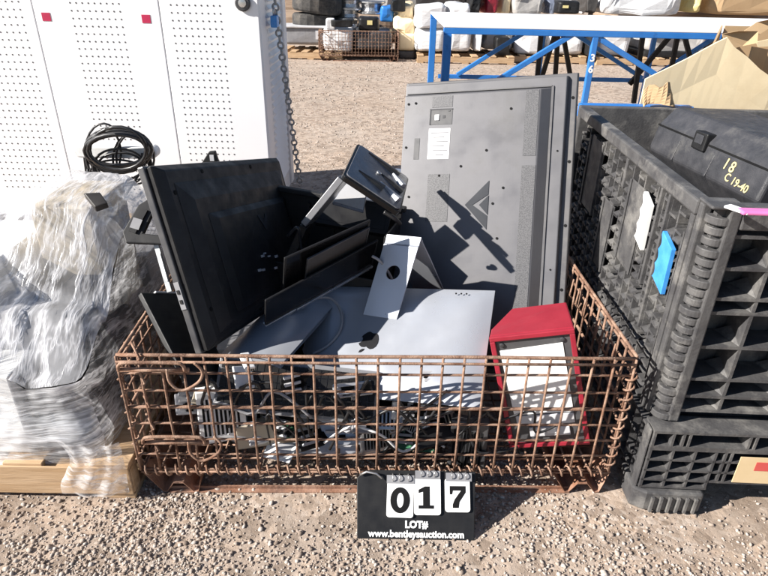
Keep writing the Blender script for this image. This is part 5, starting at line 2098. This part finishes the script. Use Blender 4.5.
    bg_box('wrapped_stack', 'white wrapped stack behind the crossing truss braces', 'wrapped stack', 548, 588, 29, 55, 10.2, .9, 'dirtwhite', 43, .03)
    bg_box('dark_barrel', 'dark barrel behind the numbered truss post', 'barrel', 588, 597, 30, 56, 10.0, .4, 'black', 44, .02)
    bg_box('wrapped_stack', 'white wrapped stack right of the numbered truss post', 'wrapped stack', 598, 634, 28, 56, 10.2, .9, 'dirtwhite', 45, .03)
    bg_box('mattress', 'soft grey rolled mattress behind the right bay of the truss', 'mattress', 645, 712, 30, 52, 10.2, .9, 'dusty', 46, .08)
    bg_box('dark_barrel', 'dark low block under the rolled mattress', 'block', 640, 715, 52, 58, 10.2, .9, 'black', 47, .01)
    make_pallet('wooden pallet right of the numbered truss post at the back', TR(at(598, 60, 10).x, 10.05, 0), 1.3, 1.0)
    # upper clutter, farther away and above the platform line
    top = [(470, 482, -6, 14, 'black', 'dark bag poking up behind the wrapped stacks'), (484, 500, -8, 14, 'red', 'reddish lump above the left of the platform'), (500, 512, -4, 14, 'cream', 'cream lump above the left of the platform'),
           (514, 545, -6, 15, 'dusty', 'grey tarpaulin heap above the middle of the platform'), (546, 558, 0, 14, 'bag', 'bluish plastic bundle beside the grey tarpaulin heap'),
           (585, 600, -4, 13, 'copper', 'brown scrap lump right of the dark appliance'), (602, 690, -22, 15, 'dirtwhite', 'big white wrapped load behind the platform top'),
           (691, 706, -10, 13, 'yellow', 'yellowish pack beside the big white wrapped load'), (708, 800, -24, 15, 'card', 'large brown carton at the upper right behind the platform')]
    for k, (a, c, y0, y1, m, lab) in enumerate(top):
        bg_box('scrap_load', lab, 'load', a, c, y0, y1, 11.6 + .1 * (k % 3), .9, m, 60 + k, .06)
    t, w, h = bg_box('dark_appliance', 'dark appliance with a small yellow label above the platform', 'appliance', 557, 582, 1, 14, 11.4, .5, 'black', 80, .02)
    b = MB()
    b.box(-w * .3, -w * .05, -.016, -.010, h * .45, h * .65)
    b.build('yellow_label', K['yellow'], t)
    for k, (a, c, m, lab) in enumerate(((262, 330, 'wooddark', 'weathered brown load behind the tyres'), (332, 400, 'dusty', 'dusty grey load behind the wheel rims'), (402, 470, 'copper', 'dark brown load behind the cream sacks'), (472, 600, 'ltgrey', 'long pale load behind the middle of the yard'), (604, 800, 'card', 'long cardboard coloured load at the back right'))):
        bg_box('scrap_load', lab, 'load', a, c, -40, 14, 13.5, 1.2, m, 90 + k, .12)
        # something for it to stand on
    for k, (a, c, lab) in enumerate(((262, 400, 'dark trestle shelf under the left back loads'), (402, 600, 'dark trestle shelf under the middle back loads'), (602, 800, 'dark trestle shelf under the right back loads'))):
        bg_box('trestle_shelf', lab, 'shelf', a, c, 14, 50, 12.6, 1.6, 'wooddark', 100 + k, .01)
make_far()
